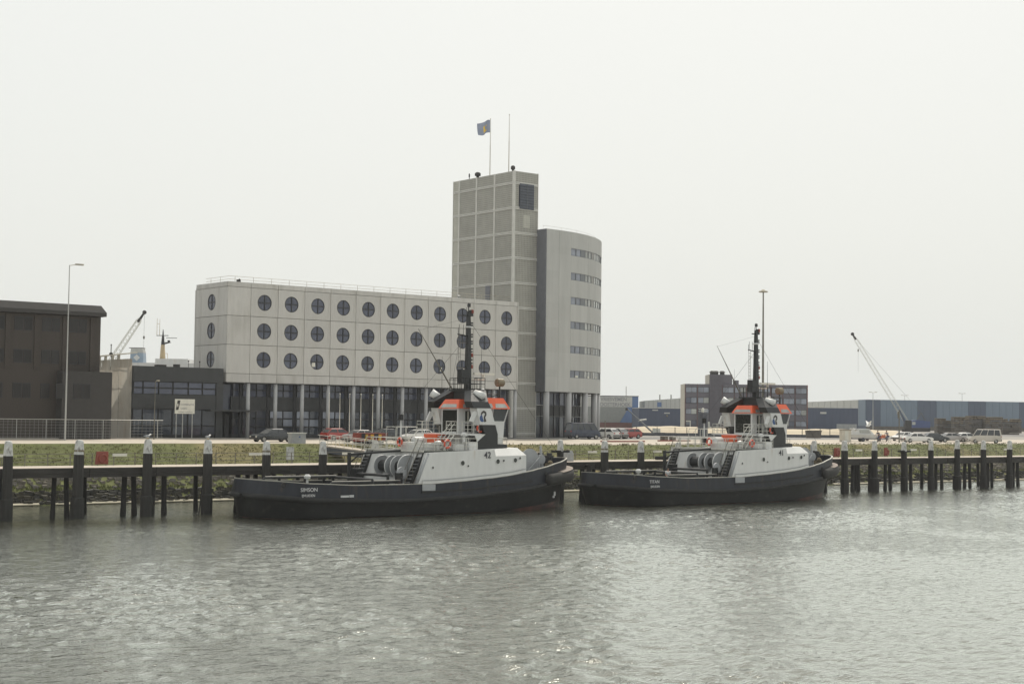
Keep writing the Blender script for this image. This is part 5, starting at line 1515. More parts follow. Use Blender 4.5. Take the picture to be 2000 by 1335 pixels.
# cabinet
t = thing('utility_cabinet', 'grey utility cabinet with a pale post before it at the dike crest', 'cabinet', gl(82.6, 137.0))
obj('body', MB().box(-.82, .82, -.4, .4, 0, 1.0), M['cabinet_grey'], t); obj('lid', MB().box(-.9, .9, -.46, .46, 1.0, 1.1), M['board_white'], t)
obj('mark', MB().box(.0, .16, -.43, -.405, .6, .74), M['blue_mark'], t)
t = thing('notice_panel', 'pale stained panel standing on the grass bank below the grey cabinet', 'sign', (79.2, 132.6, Gs(79.2, 132.6) - .2))
obj('panel', MB().box(-.42, .42, -.05, .05, .55, 1.85), M['post_white'], t); obj('leg', MB().box(-.32, -.26, -.03, .03, 0, .55), M['rail_rusty'], t); obj('leg', MB().box(.26, .32, -.03, .03, 0, .55), M['rail_rusty'], t)
# gangway from the crest down to the jetty
t = thing('gangway', 'railed gangway sloping from the dike crest down towards the jetty', 'gangway', (85.4, 126, 4.4))
def gz_(y): return 4.95 + (136.2 - y) * (3.95 - 4.95) / (136.2 - 115.5)
mb = MB(); mb.loft([[(84.6, y, gz_(y) - .14), (86.2, y, gz_(y) - .14), (86.2, y, gz_(y)), (84.6, y, gz_(y))] for y in (136.4, 126, 115.5)])
obj('deck', mb, M['deck_concrete'], t, True)
for x in (84.7, 86.1):
    mb = MB(); mb.loft([[(x - .08, y, gz_(y) - .75), (x + .08, y, gz_(y) - .75), (x + .08, y, gz_(y) - .15), (x - .08, y, gz_(y) - .15)] for y in (135.6, 126, 115.6)])
    obj('girder', mb, M['barrier_dark'], t, True)
    mb = MB()
    for y in np.arange(115.8, 136.3, 1.55): mb.tube((x, y, gz_(y) - .05), (x, y, gz_(y) + 1.0), .03, n=5)
    for h in (.5, 1.0): mb.tube((x, 115.8, gz_(115.8) + h), (x, 136.3, gz_(136.3) + h), .028, n=5)
    obj('railing', mb, M['rail_light'], t, True)
t = thing('striped_skip', 'low red and yellow striped container beside the gangway head', 'container', gl(91.2, 136.6))
obj('body', MB().prism([(-1.7, .25), (1.7, .25), (1.95, 1.15), (-1.55, 1.15)], 'y', -.7, .7), M['maroon_paint'], t)
for x in (-1.0, -.25, .75): obj('stripe', MB().box(x, x + .38, -.73, -.705, .3, 1.0), M['yellow_paint'], t)
for x in (-1.4, .25): obj('hatch', MB().box(x, x + .5, -.73, -.705, .6, 1.1), M['frame_dark'], t)
obj('skid', MB().box(-1.5, 1.5, -.6, -.4, 0, .25).box(-1.5, 1.5, .4, .6, 0, .25).box(-1.5, -1.3, -.4, .4, .05, .2), M['frame_dark'], t)
# bits and pieces on the quay edge
for x, y, w_, lab in ((147.8, 149.4, .5, 'small brown crate on the sandy quay, left of the dark crate'), (149.6, 149.6, .42, 'small dark crate with a white lid on the sandy quay')):
    t = thing('crate', lab, 'crate', gl(x, y), .3, 'crates on the sandy quay')
    obj('box', MB().box(-w_, w_, -w_ * .7, w_ * .7, 0, .45), M['timber_brown'], t); obj('lid', MB().box(-w_ - .03, w_ + .03, -w_ * .7 - .03, w_ * .7 + .03, .45, .52), M['post_white' if w_ < .45 else 'timber_brown'], t)
for x0, x1, y, lab in ((131.0, 138.6, 143.6, 'long low red beam lying on the quay before the blue van'), (143.0, 149.0, 145.6, 'low red beam lying on the quay behind the right tug stern')):
    mb = MB(); mb.loft([[(x, y, G(x, y)), (x, y + .22, G(x, y)), (x, y + .22, G(x, y) + .18), (x, y, G(x, y) + .18)] for x in (x0, (x0 + x1) / 2, x1)])
    solo('quay_beam', mb, M['maroon_paint'], lab, 'beam', gl((x0 + x1) / 2, y), 'red beams along the quay')
t = thing('road_sign', 'thin pole with a small board before the blue van', 'pole', gl(136.9, 149.4))
obj('pole', MB().tube((0, 0, 0), (0, 0, 2.6), .06, n=6), M['rail_rusty'], t); obj('foot', MB().box(-.3, .5, -.25, .25, 0, .3), M['post_white'], t)
mb = MB().tube((0, 0, 0), (0, 0, 4.9), .1, .08, 8); mb.box(-.25, -.05, -.1, .1, 3.6, 4.6)
solo('brown_pole', mb, M['rail_rusty'], 'brown pole on the quay beside the cyclists', 'pole', gl(188.1, 140.9)).matrix_world
bpy.data.objects['brown_pole'].data.transform(Matrix.Translation(gl(188.1, 140.9)))
t = thing('concrete_slab', 'pale slab lying on the grass edge behind the right tug stern', 'slab', (112.0, 134.2, Gs(112, 134.2)))
obj('slab', MB().box(-1.0, 1.0, -.4, .4, 0, .22), M['deck_concrete'], t)
# mooring line from the tied post to the bank
mb = MB(); pts = [Vector((102.05, 111.6, 5.25)).lerp(Vector((113.5, 131.5, 3.9)), k / 10) - Vector((0, 0, .35 * math.sin(PI * k / 10))) for k in range(11)]
mb.path(pts, .035, 5)
solo('mooring_line', mb, M['rope'], 'mooring line running from the tied white post to the bank', 'rope', (108, 121, 4.6))

# ---------------------------------------------------------------- gulls
def gull(loc, label, rz=0.0, flying=False):
    t = thing('gull', label, 'gull', loc, rz, 'gulls around the quay')
    mb = MB(); mb.smooth = True
    mb.loft([[(x, r * math.cos(a), z + r * .9 * math.sin(a)) for a in [k * PI / 4 for k in range(8)]] for x, r, z in ((-.26, .015, .18), (-.12, .07, .17), (.02, .095, .17), (.12, .075, .2), (.17, .05, .25), (.21, .058, .29), (.26, .04, .29), (.3, .012, .28))])
    obj('body', mb, M['gull_white'], t)
    for s in (-1, 1):
        if flying:
            v = [(.12, s * .05, .22), (.16, s * .4, .48), (.02, s * .78, .62), (-.06, s * .4, .46), (-.1, s * .06, .2)]
        else:
            v = [(.12, s * .085, .22), (-.05, s * .1, .23), (-.34, s * .03, .19), (-.12, s * .09, .14), (.08, s * .095, .15)]
        w = [(p[0], p[1], p[2] + .02) for p in v]
        obj('wing', MB().add(v + w, [(0, 1, 2, 3, 4), (9, 8, 7, 6, 5)] + [(i, (i + 1) % 5, 5 + (i + 1) % 5, 5 + i) for i in range(5)]), M['gull_grey'] if not flying else M['gull_white'], t)
        if not flying: obj('leg', MB().tube((.0, s * .03, .1), (.0, s * .03, 0), .01, n=4), M['gull_beak'], t)
    obj('beak', MB().tube((.28, 0, .28), (.37, 0, .265), .016, .005, 5), M['gull_beak'], t)
    return t
gull((53.68, 111.42, 5.97), 'gull standing on the mooring post before the pavilion edge', .3).scale = (1.25,) * 3
gull((58.92, 111.42, 5.93), 'gull standing on the black banded mooring post', .5).scale = (1.25,) * 3
gull((185.2, 144.3, 7.1), 'white gull with raised wings above the cabin boat', -.6, True).scale = (1.7,) * 3
gull((182.4, 144.4, 6.55), 'gull resting on the cabin roof edge of the small boat', 2.2).scale = (1.4,) * 3

# ---------------------------------------------------------------- cabin boat on a trailer
t = thing('cabin_boat', 'small white cabin boat propped on a trailer by the quay edge', 'boat', gl(184.4, 144.4), -.65)
mb = MB(); mb.loft([[(x, -w, zt), (x, -w * .8, zb), (x, w * .8, zb), (x, w, zt)] for x, w, zb, zt in ((-2.4, 1.0, .6, 1.05), (0, 1.1, .5, 1.05), (1.6, .85, .55, 1.12), (2.6, .1, .95, 1.22))])
obj('hull', mb, M['ship_white'], t)
mb = MB(); mb.loft([[(-2.2, -.85, 1.06), (1.3, -.75, 1.06), (1.3, .75, 1.06), (-2.2, .85, 1.06)], [(-2.0, -.7, 1.95), (.6, -.6, 1.9), (.6, .6, 1.9), (-2.0, .7, 1.95)]])
obj('cabin', mb, M['ship_white'], t)
obj('cabin_window', MB().prism([(-.9, 1.3), (.75, 1.3), (.45, 1.75), (-.9, 1.78)], 'y', -.84, -.72), M['glass_pale'], t)
obj('trailer', MB().box(-2.6, 2.2, -.7, .7, .38, .5).lathe([(.3, -.95), (.3, -.75)], (-.4, 0, .3), 12, 'y').lathe([(.3, .75), (.3, .95)], (-.4, 0, .3), 12, 'y').tube((2.1, 0, .45), (3.6, 0, .4), .05, n=5), M['barrier_dark'], t)
t = thing('beach_dinghy', 'orange dinghy lying keel up right of the cabin boat', 'boat', gl(189.5, 146.5), -.65)
mb = MB(); mb.loft([[(x, -w, .45), (x, -w * .9, .95), (x, w * .9, .95), (x, w, .45)] for x, w in ((-1.6, .5), (0, .65), (1.0, .5), (1.7, .08))])
obj('hull', mb, M['orange_hull'], t); obj('rest', MB().box(-1.2, -1.0, -.5, .5, 0, .45).box(.7, .9, -.5, .5, 0, .45), M['timber_brown'], t)

# ---------------------------------------------------------------- people
def skin_mesh(name, verts, edges, m, root=0, sub=1):
    me = bpy.data.meshes.new(name)
    me.from_pydata([v[:3] for v in verts], edges, [])
    o = bpy.data.objects.new(name, me); COL.objects.link(o)
    md = o.modifiers.new('skin', 'SKIN'); md.use_smooth_shade = True
    for k, v in enumerate(verts):
        r = v[3] if isinstance(v[3], tuple) else (v[3], v[3])
        me.skin_vertices[0].data[k].radius = r
        me.skin_vertices[0].data[k].use_root = (k == root)
    sb = o.modifiers.new('sub', 'SUBSURF'); sb.levels = sub; sb.render_levels = sub
    dg = bpy.context.evaluated_depsgraph_get()
    nm = bpy.data.meshes.new_from_object(o.evaluated_get(dg))
    bpy.data.objects.remove(o)
    nm.materials.clear(); nm.materials.append(m)
    return nm
def person(label, loc, rz, joints, shirt, trousers, hair='hair'):
    """joints: dict of joint positions in the person's own frame (x forward)"""
    J = {k: Vector(v) for k, v in joints.items()}
    t = thing('person', label, 'person', loc, rz)
    V, E = [], []
    def chain(pts, start=None):
        prev = start
        for p, r in pts:
            V.append((*p, r)); k = len(V) - 1
            if prev is not None: E.append((prev, k))
            prev = k
        return prev
    pel = chain([(J['pelvis'], .13)])
    chest = chain([((J['pelvis'] + J['chest']) / 2, .125), (J['chest'], .14)], pel)
    chain([(J['neck'], .055), (J['neck'] + (J['head'] - J['neck']) * .5, .06), (J['head'], .088), (J['head'] + (J['head'] - J['neck']).normalized() * .09, .075)], chest)
    hd = J['head']
    fwd = Vector((1, 0, 0))
    for s in ('l', 'r'):
        sh = chain([(J['sh_' + s], .065), (J['el_' + s], .045), (J['wr_' + s], .032)], chest)
        d = (J['wr_' + s] - J['el_' + s]).normalized()
        side = d.cross(Vector((0, 0, 1))); side = side.normalized() if side.length > .1 else Vector((0, 1, 0))
        palm = chain([(J['wr_' + s] + d * .07, .032)], sh)
        for q in range(4):
            o_ = side * (.025 * (q - 1.5))
            chain([(J['wr_' + s] + d * .1 + o_, .011), (J['wr_' + s] + d * (.15 - .008 * abs(q - 1)) + o_ - Vector((0, 0, .02)), .009)], palm)
        chain([(J['wr_' + s] + d * .07 + side * .045, .011), (J['wr_' + s] + d * .1 + side * .055 - Vector((0, 0, .015)), .009)], palm)
        chain([(J['hip_' + s], .09), (J['kn_' + s], .06), (J['an_' + s], .042), (J['an_' + s] + Vector((.14, 0, -.03)), .035)], pel)
    b_ = obj('body', skin_mesh('body', V, E, M['skin']), None, t)
    mb = MB(); c = hd + Vector((-.02, 0, .05)); mb.ball(c, .105, 10, 6, (1, .9, 1.0)); obj('hair', mb, M[hair], t)
    mb = MB(); mb.tube(hd + Vector((.08, 0, .01)), hd + Vector((.115, 0, -.015)), .014, .012, 5); obj('nose', mb, M['skin'], t)
    V, E = [], []
    pel = chain([(J['pelvis'] + Vector((0, 0, .05)), .15)])
    ch = chain([((J['pelvis'] + J['chest']) / 2, .148), (J['chest'], .165), (J['chest'].lerp(J['neck'], .6), .09)], pel)
    for s in ('l', 'r'):
        chain([(J['sh_' + s], .082), (J['sh_' + s].lerp(J['el_' + s], .8), .062)], ch - 1)
    obj('shirt', skin_mesh('shirt', V, E, M[shirt]), None, t)
    V, E = [], []
    pel = chain([(J['pelvis'], .152)])
    for s in ('l', 'r'):
        chain([(J['hip_' + s], .108), (J['kn_' + s], .078), (J['kn_' + s].lerp(J['an_' + s], .9), .062)], pel)
    obj('trousers', skin_mesh('trousers', V, E, M[trousers]), None, t)
    for s in ('l', 'r'):
        obj('shoe', MB().loft([[(J['an_' + s].x + x, J['an_' + s].y - w, J['an_' + s].z - .08), (J['an_' + s].x + x, J['an_' + s].y + w, J['an_' + s].z - .08), (J['an_' + s].x + x, J['an_' + s].y + w * .8, J['an_' + s].z - .08 + h), (J['an_' + s].x + x, J['an_' + s].y - w * .8, J['an_' + s].z - .08 + h)] for x, w, h in ((-.09, .04, .1), (.04, .05, .1), (.19, .04, .05))]), M['frame_dark'], t)
    return t
ride = dict(pelvis=(-.18, 0, .98), chest=(.06, 0, 1.38), neck=(.12, 0, 1.52), head=(.17, 0, 1.64), sh_l=(.08, .19, 1.42), sh_r=(.08, -.19, 1.42), el_l=(.3, .24, 1.22), el_r=(.3, -.24, 1.22), wr_l=(.47, .22, 1.06), wr_r=(.47, -.22, 1.06),
            hip_l=(-.16, .1, .93), hip_r=(-.16, -.1, .93), kn_l=(.2, .12, .82), kn_r=(.12, -.12, .6), an_l=(.02, .11, .46), an_r=(-.02, -.11, .2))
def bicycle(label, loc, rz):
    t = thing('bicycle', label, 'bicycle', loc, rz, 'bicycles ridden along the quay')
    for x in (-.52, .55):
        w = obj('wheel', MB().torus((x, 0, .34), .33, .02, 'y', 22, 5), M['tyre'], t)
        mb = MB()
        for k in range(6): mb.tube((x + .32 * math.cos(k * PI / 6), 0, .34 + .32 * math.sin(k * PI / 6)), (x - .32 * math.cos(k * PI / 6), 0, .34 - .32 * math.sin(k * PI / 6)), .004, n=3)
        obj('spokes', mb, M['chrome'], w)
    obj('frame', MB().tube((-.52, 0, .34), (-.05, 0, .3), .018, n=5).tube((-.05, 0, .3), (-.2, 0, .84), .018, n=5).tube((-.2, 0, .8), (.38, 0, .8), .018, n=5).tube((-.05, 0, .3), (.4, 0, .74), .02, n=5).tube((.55, 0, .34), (.36, 0, .95), .018, n=5).tube((-.52, 0, .34), (-.2, 0, .8), .014, n=5), M['frame_dark'], t)
    obj('saddle', MB().loft([[(x, -w, .87), (x, w, .87), (x, w * .8, .91), (x, -w * .8, .91)] for x, w in ((-.32, .09), (-.2, .07), (-.04, .02))]), M['frame_dark'], t)
    obj('handlebar', MB().path([(.4, -.28, 1.02), (.36, -.1, .98), (.36, .1, .98), (.4, .28, 1.02)], .014, 5), M['chrome'], t)
    return t
c1, c2 = gl(183.2, 140.9), gl(185.5, 141.1)
bicycle('bicycle under the rider in dark clothes', c1, PI * .98); person('person in dark clothes riding a bicycle along the quay', c1, PI * .98, ride, 'cloth_dark', 'cloth_jeans')
bicycle('bicycle under the rider in a pale shirt', c2, PI * .98); person('person in a pale shirt riding a bicycle behind the other rider', c2, PI * .98, ride, 'cloth_grey', 'cloth_jeans')
stand = dict(pelvis=(0, 0, .95), chest=(.02, 0, 1.32), neck=(.02, 0, 1.48), head=(.05, 0, 1.62), sh_l=(.02, .19, 1.4), sh_r=(.02, -.19, 1.4), el_l=(.06, .26, 1.12), el_r=(.1, -.25, 1.12), wr_l=(.26, .2, .98), wr_r=(.3, -.16, 1.0),
             hip_l=(0, .1, .9), hip_r=(0, -.1, .9), kn_l=(.05, .11, .5), kn_r=(.02, -.12, .5), an_l=(.0, .11, .09), an_r=(-.02, -.12, .09))
person('person in a white shirt standing on the aft deck of the right tug', (105.6, 106.2, 1.55), -2.2, stand, 'cloth_white', 'cloth_jeans')

# ---------------------------------------------------------------- ship moored beyond the pavilion
def FR(u, v, z=0.0):
    """site frame of the far shore: u across, v away"""
    c, s = math.cos(YAW), math.sin(YAW)
    return (u * c + v * s, -u * s + v * c, z)
SHP = thing('moored_ship', 'ship beyond the pavilion, tan mast and pale blue banded funnel showing above the roof', 'ship', FR(-66, 285, 0), -YAW)
D = 285
def sx(px): return (px - 1000) * D / 3000 + 66
def sz(px, y): return 8 + (814.7 + .012 * (px - 1000) - y) * D / 3000
mb = MB(); mb.loft([[(x, -w, 9.5), (x, -w * .9, 0), (x, w * .9, 0), (x, w, 9.5)] for x, w in ((-12, 4), (6, 5), (20, 4), (28, .4))])
obj('hull', mb, M['hull_navy'], SHP)
obj('superstructure', MB().box(-9, 8.5, -3.5, 3.5, 9.5, 17.2).box(0.5, 6.5, -3, 3, 17.2, 18.0), M['ship_white'], SHP)
mb = MB(); mb.loft([[(sx(257) , -1.2, 16.8), (sx(283.5), -1.2, 16.8), (sx(283.5), 1.2, 16.8), (sx(257), 1.2, 16.8)], [(sx(257.5), -1.1, 19.1), (sx(282.2), -1.1, 19.1), (sx(282.2), 1.1, 19.1), (sx(257.5), 1.1, 19.1)]])
FN = obj('funnel', mb, M['funnel_blue'], SHP)
mb = MB(); mb.loft([[(sx(257.4), -1.12, 19.11), (sx(282.3), -1.12, 19.11), (sx(282.3), 1.12, 19.11), (sx(257.4), 1.12, 19.11)], [(sx(258), -1, sz(270, 680)), (sx(280), -1, sz(270, 680)), (sx(280), 1, sz(270, 680)), (sx(258), 1, sz(270, 680))]])
obj('funnel_top', mb, M['galvanised'], FN)
obj('funnel_cap', MB().box(sx(254), sx(281), -1.05, 1.05, sz(270, 680), sz(270, 679)), M['roof_dark'], FN)
obj('funnel_mark', MB().prism([(sx(270) + .6 * math.cos(a), 18.2 + .6 * math.sin(a)) for a in (0, PI / 2, PI, 1.5 * PI)], 'y', -1.25, -1.18), M['ship_white'], FN)
x = sx(317.5)
mb = MB(); mb.smooth = True; mb.loft([[(x + r * math.cos(a), r * math.sin(a), z) for a in [k * PI / 5 for k in range(10)]] for r, z in ((.62, 17.0), (.36, sz(318, 673)))])
MT = obj('mast', mb, M['ship_tan'], SHP)
obj('mast_top', MB().tube((x, 0, sz(318, 673)), (x, 0, sz(318, 655)), .34, .2, 8).tube((x, 0, sz(318, 655)), (x, 0, sz(318, 643)), .16, .05, 6).tube((x - 1.2, 0, sz(306, 655)), (x + 1.0, 0, sz(327, 655)), .07, n=5).box(x - .3, x + 1.5, -.3, .3, sz(320, 669), sz(320, 668)).tube((x, 0, sz(320, 672)), (x + 1.3, 0, sz(320, 668)), .12, n=5).box(x + .9, x + 1.3, -.2, .2, sz(320, 668), sz(320, 664)).box(x + .6, x + 2.6, -.08, .08, sz(320, 660), sz(320, 659)), M['frame_dark'], MT)
obj('aerials', MB().tube((x - 1.15, 0, sz(306, 655)), (x - 1.15, 0, sz(306, 621)), .05, .03, 4).tube((x - .65, 0, sz(306, 655)), (x - .65, 0, sz(306, 623)), .05, .03, 4).tube((x - 1.15, 0, sz(306, 632)), (x - .65, 0, sz(306, 632)), .03, n=4).tube((x + .9, 0, 17.5), (x + .9, 0, sz(327, 690)), .04, n=4).tube((x + .3, 0, sz(327, 690)), (x + .9, 0, sz(327, 690)), .04, n=4), M['ship_tan'], MT)
def lattice(name, p0, p1, w0, w1, n, parent, m, r=.05):
    """four chords with zigzag lacing"""
    p0, p1 = Vector(p0), Vector(p1); d = (p1 - p0).normalized()
    a = d.cross(Vector((0, 1, 0))).normalized(); b_ = d.cross(a)
    mb = MB()
    cs = ((-1, -1), (1, -1), (1, 1), (-1, 1))
    def P(t, c):
        w = (w0 + (w1 - w0) * t) * (1 if .04 < t < .96 else .5)
        return p0.lerp(p1, t) + a * (c[0] * w) + b_ * (c[1] * w)
    for c in cs: mb.path([P(t, c) for t in (0, .05, .5, .95, 1)], r, 4)
    for k in range(n):
        t0, t1 = .05 + .9 * k / n, .05 + .9 * (k + 1) / n
        for q in range(4):
            mb.tube(P(t0, cs[q]), P(t1, cs[(q + 1) % 4]), r * .55, n=3)
    return obj(name, mb, m, parent)
# dockside crane beyond
t = thing('dock_crane', 'pale lattice crane jib rising beyond the stained wall', 'crane', FR(-70, 300, 5.3), -YAW)
def cz(px, y, D): return 8 + (814.7 + .012 * (px - 1000) - y) * D / 3000 - 5.3
def cu(px, D, u0): return (px - 1000) * D / 3000 - u0
b0 = Vector((cu(205, 300, -70), 0, cz(205, 725, 300))); b1 = Vector((cu(272, 300, -70), 0, cz(272, 622, 300)))
lattice('jib', b0, b1, .55, .4, 14, t, M['jib_yellow'], .055)
e = (b1 - b0).normalized()
obj('jib_head', MB().tube(b1 - e * .8, b1 + e * 1.4, .28, .2, 6).lathe([(.4, -.15), (.4, .15)], tuple(b1 + e * 1.5), 10, 'y'), M['roof_dark'], t)
obj('hoist_rope', MB().tube(b1 + e * 1.5, b1 + e * 1.5 - Vector((0, 0, 8.5)), .025, n=3).lathe([(.15, 0), (.2, .3), (.1, .6)], tuple(b1 + e * 1.5 - Vector((0, 0, 5.2))), 6), M['rail_rusty'], t)
obj('cab', MB().box(b0.x - 2, b0.x + 1.6, -1.5, 1.5, 0, 2.6).tube((b0.x, 0, 2.5), tuple(b0), .4, n=6).prism([(b0.x - 1.6, 2.6), (b0.x + .9, 2.6), (b0.x + .4, 4.2), (b0.x - 1.2, 4.2)], 'y', -1.2, 1.2), M['crane_blue'], t)
obj('tracks', MB().box(b0.x - 3, b0.x + 3, -2.2, -1.4, -.6, .1).box(b0.x - 3, b0.x + 3, 1.4, 2.2, -.6, .1).box(b0.x - 1, b0.x + 1, -1.4, 1.4, -.3, 0), M['roof_dark'], t)

# ---------------------------------------------------------------- far shore: sheds and offices
def far(name, label, cat, u, v): return thing(name, label, cat, FR(u, v, 5.28), -YAW)
def uz(px, y, D): return ((px - 1000) * D / 3000, cz(px, y, D) + .02)
# blue shed with painted name
D = 470; U0 = (1160 - 1000) * D / 3000
B1 = far('blue_shed', 'blue warehouse with large name on a white band behind the curved building', 'warehouse', U0, D)
ur = (1248 - 1000) * D / 3000 - U0; zt = cz(1200, 773.5, D)
obj('wall', MB().box(-30, ur, 0, 40, -.3, zt), M['blue_shed'], B1)
us = (1236 - 1000) * D / 3000 - U0; ub = (1228 - 1000) * D / 3000 - U0; ul = (1212 - 1000) * D / 3000 - U0
obj('name_band', MB().box(-30, us, -.12, -.02, cz(1200, 794, D), zt - .1), M['pale_shed'], B1)
obj('grey_front', MB().prism([(-30, 1.6), (ul, 1.6), (ub, cz(1228, 797, D)), (ub - .6, cz(1228, 794.3, D)), (-30, cz(1200, 794.3, D))], 'y', -.1, -.02), M['grey_paint'], B1)
obj('roof_edge', MB().box(-30, ur + .1, -.2, 40, zt, zt + .2), M['rail_rusty'], B1)
obj('plinth', MB().box(-30, ur + .02, -.15, -.01, -.3, 1.55), M['office_red'], B1)
text('lettering', 'VRIESVEMEN', 1.55, M['letter_grey'], B1, ((1225.5 - 1000) * D / 3000 - U0, -.13, cz(1225, 782.8, D)), (PI / 2, 0, 0), world=False, align='RIGHT', sx=.93, bold=.03)
text('lettering', 'OOSTERHOEK', 1.55, M['letter_grey'], B1, ((1232.5 - 1000) * D / 3000 - U0, -.13, cz(1225, 793.0, D)), (PI / 2, 0, 0), world=False, align='RIGHT', sx=.93, bold=.03)
# navy shed and pale shed
D = 440; U0 = (1249 - 1000) * D / 3000
B2 = far('navy_shed', 'long low navy blue shed between the blue warehouse and the brick offices', 'warehouse', U0, D)
ur = (1345 - 1000) * D / 3000 - U0; zt = cz(1290, 797, D)
obj('wall', MB().box(0, ur, 0, 25, -.3, zt), M['navy_shed'], B2)
for k in range(1, 9): obj('panel_seam', MB().box(ur * k / 9 - .04, ur * k / 9 + .04, -.05, -.005, 0, zt - .1), M['navy_shed'], B2)
obj('roof_edge', MB().box(0, ur, -.1, 25, zt, zt + .15), M['rail_light'], B2)
for px, y, w_, in ((1281, 800.5, 1.6), (1304, 806.3, 1.6)): obj('sign_plate', MB().box((px - 1000) * D / 3000 - U0 - w_ / 2, (px - 1000) * D / 3000 - U0 + w_ / 2, -.12, -.02, cz(px, y + 1, D), cz(px, y - 1.2, D)), M['pale_shed'], B2)
obj('wall_lamp', MB().ball(((1304 - 1000) * D / 3000 - U0, -.3, cz(1304, 811.5, D)), .3, 8, 5), M['brass_lamp'], B2)
D = 500; U0 = (1260 - 1000) * D / 3000
B3 = far('pale_shed', 'pale panelled shed roof line behind the navy shed', 'warehouse', U0, D)
ur = (1345 - 1000) * D / 3000 - U0
xs_ = np.linspace(0, ur, 11)
for a, c in zip(xs_[:-1], xs_[1:]):
    za, zb = cz(1260, 782, D) + (1.15) * a / ur, cz(1260, 782, D) + 1.15 * c / ur
    obj('panel', MB().prism([(a + .06, -.3), (c - .06, -.3), (c - .06, zb), (a + .06, za)], 'y', 0, .2), M['pale_shed'], B3)
obj('wall', MB().prism([(0, -.3), (ur, -.3), (ur, cz(1260, 782, D) + 1.1), (0, cz(1260, 782, D) - .05)], 'y', .2, 20), M['grey_paint'], B3)
obj('blue_hatch', MB().box((1285 - 1000) * D / 3000 - U0, (1293 - 1000) * D / 3000 - U0, -.15, -.01, cz(1290, 794, D), cz(1290, 785, D)), M['blue_shed'], B3)
for px in (1291, 1313): obj('roof_pipe', MB().tube(((px - 1000) * D / 3000 - U0, 2, cz(px, 782, D)), ((px - 1000) * D / 3000 - U0, 2, cz(px, 770, D)), .18, n=6), M['rail_rusty'], B3)
# brick offices
D = 375; U0 = (1339 - 1000) * D / 3000
OB = far('brick_offices', 'four storey brown brick office block with window bands and roof penthouse', 'office building', U0, D)
W_ = 29.9; zt = cz(1450, 750.3, D)
def ou(a): return (1320 + a / 7.143 - 1339) * D / 3000
def oz(b_): return cz(1450, 720 + b_ / 7.143, D)
obj('wall', MB().box(0, W_, 0, 9, -.3, zt), M['office_brick'], OB)
obj('end_wall', MB().box(-.12, -.01, .1, 9, -.3, zt), M['light_wall'], OB)
obj('penthouse', MB().box(ou(480), ou(795), .3, 7, zt + .02, oz(82)), M['office_brick'], OB)
obj('penthouse_end', MB().box(ou(480) - .12, ou(480) - .01, .4, 8, zt + .02, oz(82)), M['light_wall'], OB)
obj('roof_plant', MB().box(ou(828), ou(893), 1, 3, zt + .02, oz(158)), M['office_brick'], OB)
for a in (530, 580, 668): obj('roof_vent', MB().lathe([(.6, 0), (.6, .5), (.8, .6), (.4, .95)], (ou(a), 2, oz(82)), 10), M['roof_dark'], OB)
obj('stair_tower', MB().box(ou(480), ou(642), -.5, -.01, -.3, oz(90)), M['office_brick'], OB)
for k in range(10):
    x = ou(486 + 16.5 * k); obj('rib', MB().box(x, x + .16, -.62, -.51, -.2, oz(95)), M['office_brick'], OB)
cols_ = [145, 315] + [660 + 169.5 * k for k in range(7)]
rows_ = ((338, 258), (487, 402), (640, 560), (795, 720))
for ca in cols_:
    wda = 155
    obj('red_strip', MB().box(ou(ca - 10), ou(ca - 4), -.12, -.01, -.2, zt - .2), M['office_red'], OB)
    for rb, rt in rows_:
        w = obj('window', MB().box(ou(ca), ou(ca + wda), -.06, -.01, oz(rb), oz(rb) + .1).box(ou(ca), ou(ca + wda), -.06, -.01, oz(rt) - .1, oz(rt)).box(ou(ca), ou(ca) + .08, -.06, -.01, oz(rb) + .1, oz(rt) - .1).box(ou(ca + wda) - .08, ou(ca + wda), -.06, -.01, oz(rb) + .1, oz(rt) - .1), M['frame_dark'], OB)
        for q in range(2):
            x0, x1 = ou(ca + wda * q / 2) + .06, ou(ca + wda * (q + 1) / 2) - .06
            obj('pane', MB().box(x0, x1, -.045, -.012, oz(rb) + .1, oz(rt) - .1), M[rng.choice(('curtain', 'curtain', 'curtain', 'glass_pale', 'glass_blue'))], w)
obj('red_strip', MB().box(W_ - .2, W_ + .05, -.12, -.01, -.2, zt), M['office_red'], OB)
obj('entrance_canopy', MB().box(ou(150), ou(210), -1.5, -.13, 2.2, 2.5).box(ou(196), ou(208), -1.5, -1.2, 0, 2.2), M['rail_light'], OB)
# slate warehouse on the right
WHS = thing('slate_warehouse', 'large slate blue warehouse with darker vertical bands on the right shore', 'warehouse', FR(116.2, 503, 5.28))
def wpt(px, D): return Vector(FR((px - 1000) * D / 3000, D, 5.28))
P0, P1, P2 = wpt(1693, 503), wpt(1915, 514), wpt(1578, 585)
zt = 9.95
dirR = (P1 - P0); dirL = (P2 - P0)
def wall_piece(name, A, B, z0, z1, m, out):
    """upright slab from A to B, its front towards out"""
    nrm = Vector(out) * .25
    v = [A + Vector((0, 0, z0)), B + Vector((0, 0, z0)), B + Vector((0, 0, z1)), A + Vector((0, 0, z1))]
    w = [p + nrm for p in v]
    obj(name, MB().add([tuple(p) for p in v + w], [(0, 1, 2, 3), (7, 6, 5, 4)] + [(i, (i + 1) % 4, 4 + (i + 1) % 4, 4 + i) for i in range(4)]), M[m], WHS, True)
P1x, P2x = P0 + dirR * 2.2, P0 + dirL * 1.8
cor = P1x + dirL * 1.8
body = MB().add([tuple(p + Vector((0, 0, z))) for z in (-.3, zt - .1) for p in (P0, P1x, cor, P2x)], [(0, 1, 2, 3), (4, 5, 6, 7), (0, 1, 5, 4), (1, 2, 6, 5), (2, 3, 7, 6), (3, 0, 4, 7)])
